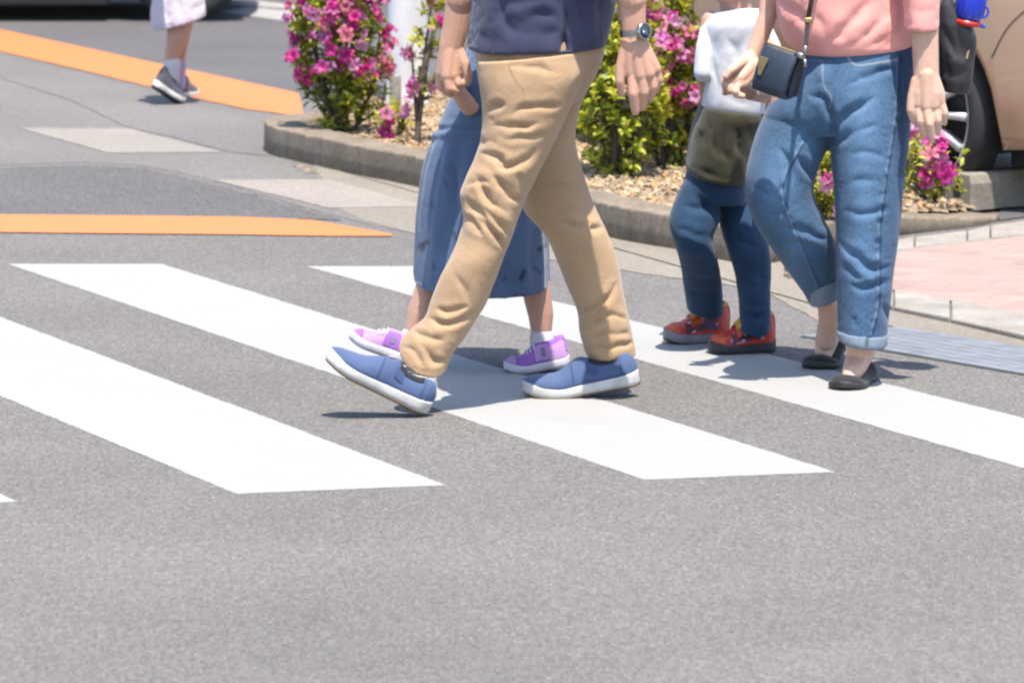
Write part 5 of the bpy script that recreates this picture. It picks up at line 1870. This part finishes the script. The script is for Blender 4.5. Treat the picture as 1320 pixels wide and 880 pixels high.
def make_car(label, org, heading, paint, Lf, Lr, wb, width, height, r=.295, clear=.19, group=None, spokes=14, fup=0.0, rimk=.83):
    """local x forward from the front axle; org on the ground below the front axle centre"""
    hx = unit(np.array([heading[0], heading[1], 0.0]))
    hy = np.array([-hx[1], hx[0], 0])
    org = np.asarray(org, float)
    W = lambda v: org + v[:, :1] * hx + v[:, 1:2] * hy + v[:, 2:3] * np.array([0, 0, 1.0])
    car = thing('car', org - hx * wb / 2, label, 'car', group)
    hw = width / 2
    xs = np.unique(np.concatenate([np.linspace(-wb - Lr, Lf, 150), [-wb - Lr + .01, -wb - Lr + .03, Lf - .01, Lf - .03]]))
    ra = r + .055
    secs = []
    top = lambda x: np.interp(x, [-wb - Lr, -wb - Lr + .06, -wb - Lr + .35, -wb + .4, -1.0, -.55, .05, Lf - .25, Lf - .06, Lf], [.95, height - .35, height - .06, height, height - .01, height - .08, 1.02, .90, .74, .55])
    for x in xs:
        zb = np.interp(x, [-wb - Lr, -wb - Lr + .2, Lf - .35, Lf], [clear + .08, clear, clear + fup, clear + .02 + fup])
        for xc in (0, -wb):
            if abs(x - xc) < ra:
                zb = max(zb, r + math.sqrt(ra * ra - (x - xc) ** 2) * 1.0)
        zt = top(x)
        e = np.clip((x - (Lf - .55)) / .55, 0, 1)
        e2 = np.clip((-wb - Lr + .4 - x) / .4, 0, 1)
        w_ = hw * (1 - .30 * e ** 2.4 - .12 * e2 ** 2.5)
        sec = []
        for z_ in np.linspace(0, 1, 17):
            z = zb + (zt - zb) * z_
            tumble = np.clip((z - .85) / (height - .85), 0, 1)
            bul = 1 - .035 * ((z - .55) / .4) ** 2 if z < .95 else 1 - .035
            low = -.02 * np.clip((.35 - z) / .2, 0, 1)
            y = w_ * bul * (1 - .20 * tumble ** 1.3) + low
            if z_ > .93:
                y *= 1 - .10 * (z_ - .93) / .07
            sec.append((x, y, z))
        right = [(a, -b, c) for a, b, c in sec]
        ring = right + [(x, -sec[-1][1] * .5, zt + .012), (x, sec[-1][1] * .5, zt + .012)] + sec[::-1]
        secs.append(W(np.array(ring)))
    mb = MB()
    mb.rings(secs)
    mb.build('body', paint, car)
    def side_y(x, z):
        e = np.clip((x - (Lf - .55)) / .55, 0, 1)
        return hw * (1 - .30 * e ** 2.4) * (1 - .035 * ((z - .55) / .4) ** 2) + .002
    for s in (-1, 1):                    # shut lines of the bumper and the front door
        for ln in ([(ra - .01, .50), (.40, .60), (.50, .72), (.47, .86)], [(-.55, .24), (-.50, .5), (-.52, .95)], [(-1.45, .26), (-1.42, .95)]):
            pts_ = catmull(np.array(ln, float), 8)
            mb = MB()
            mb.tube(W(np.array([[a, s * side_y(a, b), b] for a, b in pts_])), .0016, 6)
            mb.build('shut_line', black_p, car)
    # underside and wheel wells
    mb = MB()
    pts = W(np.array([[-wb / 2, 0, clear + .07]]))
    mb.box(pts[0], [hx * (wb / 2 + min(Lf, Lr) * .8), hy * (hw - .09), np.array([0, 0, .05])])
    for xc in (0, -wb):
        p = W(np.array([[xc, 0, r + .1]]))[0]
        mb.box(p, [hx * (r * .9), hy * (hw - .12), np.array([0, 0, .22])])
    mb.build('underbody', black_p, car, smooth=False)
    # valances and side skirts
    mb = MB()
    rr = []
    for y in np.linspace(-hw * .84, hw * .84, 15):
        xf = Lf - .015 - .10 * (abs(y) / (hw * .84)) ** 3
        rr.append(W(np.array([[xf - .20, y, clear + fup - .05], [xf - .02, y, clear + fup - .045], [xf + .012, y, clear + fup + .01], [xf + .006, y, clear + fup + .06], [xf - .2, y, clear + fup + .06]])))
    mb.rings(rr)
    mb.build('bumper_valance', black_p, car)
    for s in (-1, 1):
        mb = MB()
        mb.box(W(np.array([[-wb / 2, s * (hw - .035), clear - .01]]))[0], [hx * (wb / 2 - ra - .01), hy * .025, np.array([0, 0, .04])], .01)
        mb.build('side_skirt', black_p, car)
        # arch lip, window, lamps, mirror
        mb = MB()
        z1_, z2_ = 1.0, height - .14
        rows = []
        for z in np.linspace(z1_, z2_, 6):
            tumble = np.clip((z - .85) / (height - .85), 0, 1)
            y = s * (hw * .965 * (1 - .20 * tumble ** 1.3) + .004)
            k = (z - z1_) / (z2_ - z1_)
            rows.append(W(np.array([[x, y, z] for x in np.linspace(-wb - Lr * .3 + .1 * k, -.05 - .5 * k, 14)])))
        mb.rings(rows, closed=False, cap=False)
        mb.build('side_window', glass_d, car)
        mb = MB()
        mb.ellipsoid(W(np.array([[Lf - .20, s * hw * .70, .72]]))[0], [hx * .16, hy * .12, np.array([0, 0, .09])])
        mb.build('headlight', lamp_m, car)
        mb = MB()
        mb.ellipsoid(W(np.array([[-.35, s * (hw + .06), 1.05]]))[0], [hx * .05, hy * .09, np.array([0, 0, .07])])
        mb.build('wing_mirror', paint, car)
        mb = MB()
        mb.ellipsoid(W(np.array([[-wb - Lr + .06, s * hw * .80, .85]]))[0], [hx * .06, hy * .06, np.array([0, 0, .16])])
        mb.build('tail_light', red_p, car)
    mb = MB()
    rows = [W(np.array([[.06 - .55 * k, y, 1.04 + (height - .13 - 1.04) * k] for y in np.linspace(-hw * (.86 - .12 * k), hw * (.86 - .12 * k), 11)])) for k in np.linspace(0, 1, 6)]
    mb.rings(rows, closed=False, cap=False)
    mb.build('windscreen', glass_d, car)
    mb = MB()
    mb.box(W(np.array([[Lf - .02, 0, .62]]))[0], [hx * .03, hy * hw * .45, np.array([0, 0, .05])], .02)
    mb.build('grille', black_p, car)
    # wheels
    for xc in (0, -wb):
        for s in (-1, 1):
            c = W(np.array([[xc, s * (hw - .10), r + .001]]))[0]
            ax_ = hy * s
            M_ = np.eye(4)
            M_[:3, 0], M_[:3, 1], M_[:3, 2], M_[:3, 3] = hx, np.array([0, 0, 1.0]), ax_, c
            rim_r = r * rimk
            mb = MB()
            mb.lathe([(rim_r, -.035), (r * .93, -.038), (r * .99, -.03), (r, -.015), (r, .035), (r * .99, .06), (r * .94, .078), (r * .86, .086), (rim_r * 1.01, .080), (rim_r * .98, .06)], 56, M=M_, cap=False)
            wheel = mb.build('wheel', tyre_m, car)
            mb = MB()
            mb.lathe([(rim_r * 1.01, .083), (rim_r * .97, .080), (rim_r * .93, .05), (rim_r * .92, -.03)], 56, M=M_, cap=False)
            for k in range(spokes):
                a_ = k * 2 * PI / spokes
                d_ = M_[:3, 0] * math.cos(a_) + M_[:3, 1] * math.sin(a_)
                e_ = np.cross(ax_, d_)
                mb.rings([np.array([c + d_ * rr_ + e_ * w_ * sx + ax_ * (zz + dz) for sx, dz in ((-1, 0), (-.7, .012), (.7, .012), (1, 0), (1, -.02), (-1, -.02))]) for rr_, w_, zz in ((.03, .010, .076), (rim_r * .5, .0105, .074), (rim_r * .95, .014, .078))])
            mb.lathe([(0, .085), (.03, .083), (.036, .07), (.036, .04)], 24, M=M_)
            mb.build('rim', alloy, wheel)
            mb = MB()
            mb.lathe([(0, .015), (rim_r * .75, .015), (rim_r * .75, -.02), (0, -.02)], 40, M=M_)
            mb.build('brake_disc', black_p, wheel)
    return car


hd = unit(np.array([.61, -.79, 0]))
wheel_g = G(1204, 262, .004)
hyv = np.array([-hd[1], hd[0], 0])
c_org = wheel_g + hyv * (.74 - .10)
bronze = car_paint('bronze_paint', (.64, .42, .29), .45, .34)
make_car('parked bronze car whose alloy wheel shows behind the black bag', c_org, hd, bronze, .66, .36, 2.15, 1.48, 1.56, r=.30, clear=.20)
dark = car_paint('black_car_paint', (.012, .013, .016), .2, .25)
g0 = G(240, 26, .004)
make_car('black car standing on the far street above the orange line', np.array([g0[0], g0[1] + .64, 0.004]), (1, 0.0, 0), dark, .34, .55, 2.55, 1.48, 1.45, r=.31, clear=.125, fup=.12, rimk=.62, group='dark cars on the far street')
g1 = G(520, -16, .004)
make_car('second dark car beyond the tall blossom, mostly out of sight', np.array([g1[0], g1[1] + .9, .004]), (1, 0.0, 0), dark, .70, .55, 2.5, 1.5, 1.45, r=.31, clear=.12, group='dark cars on the far street')
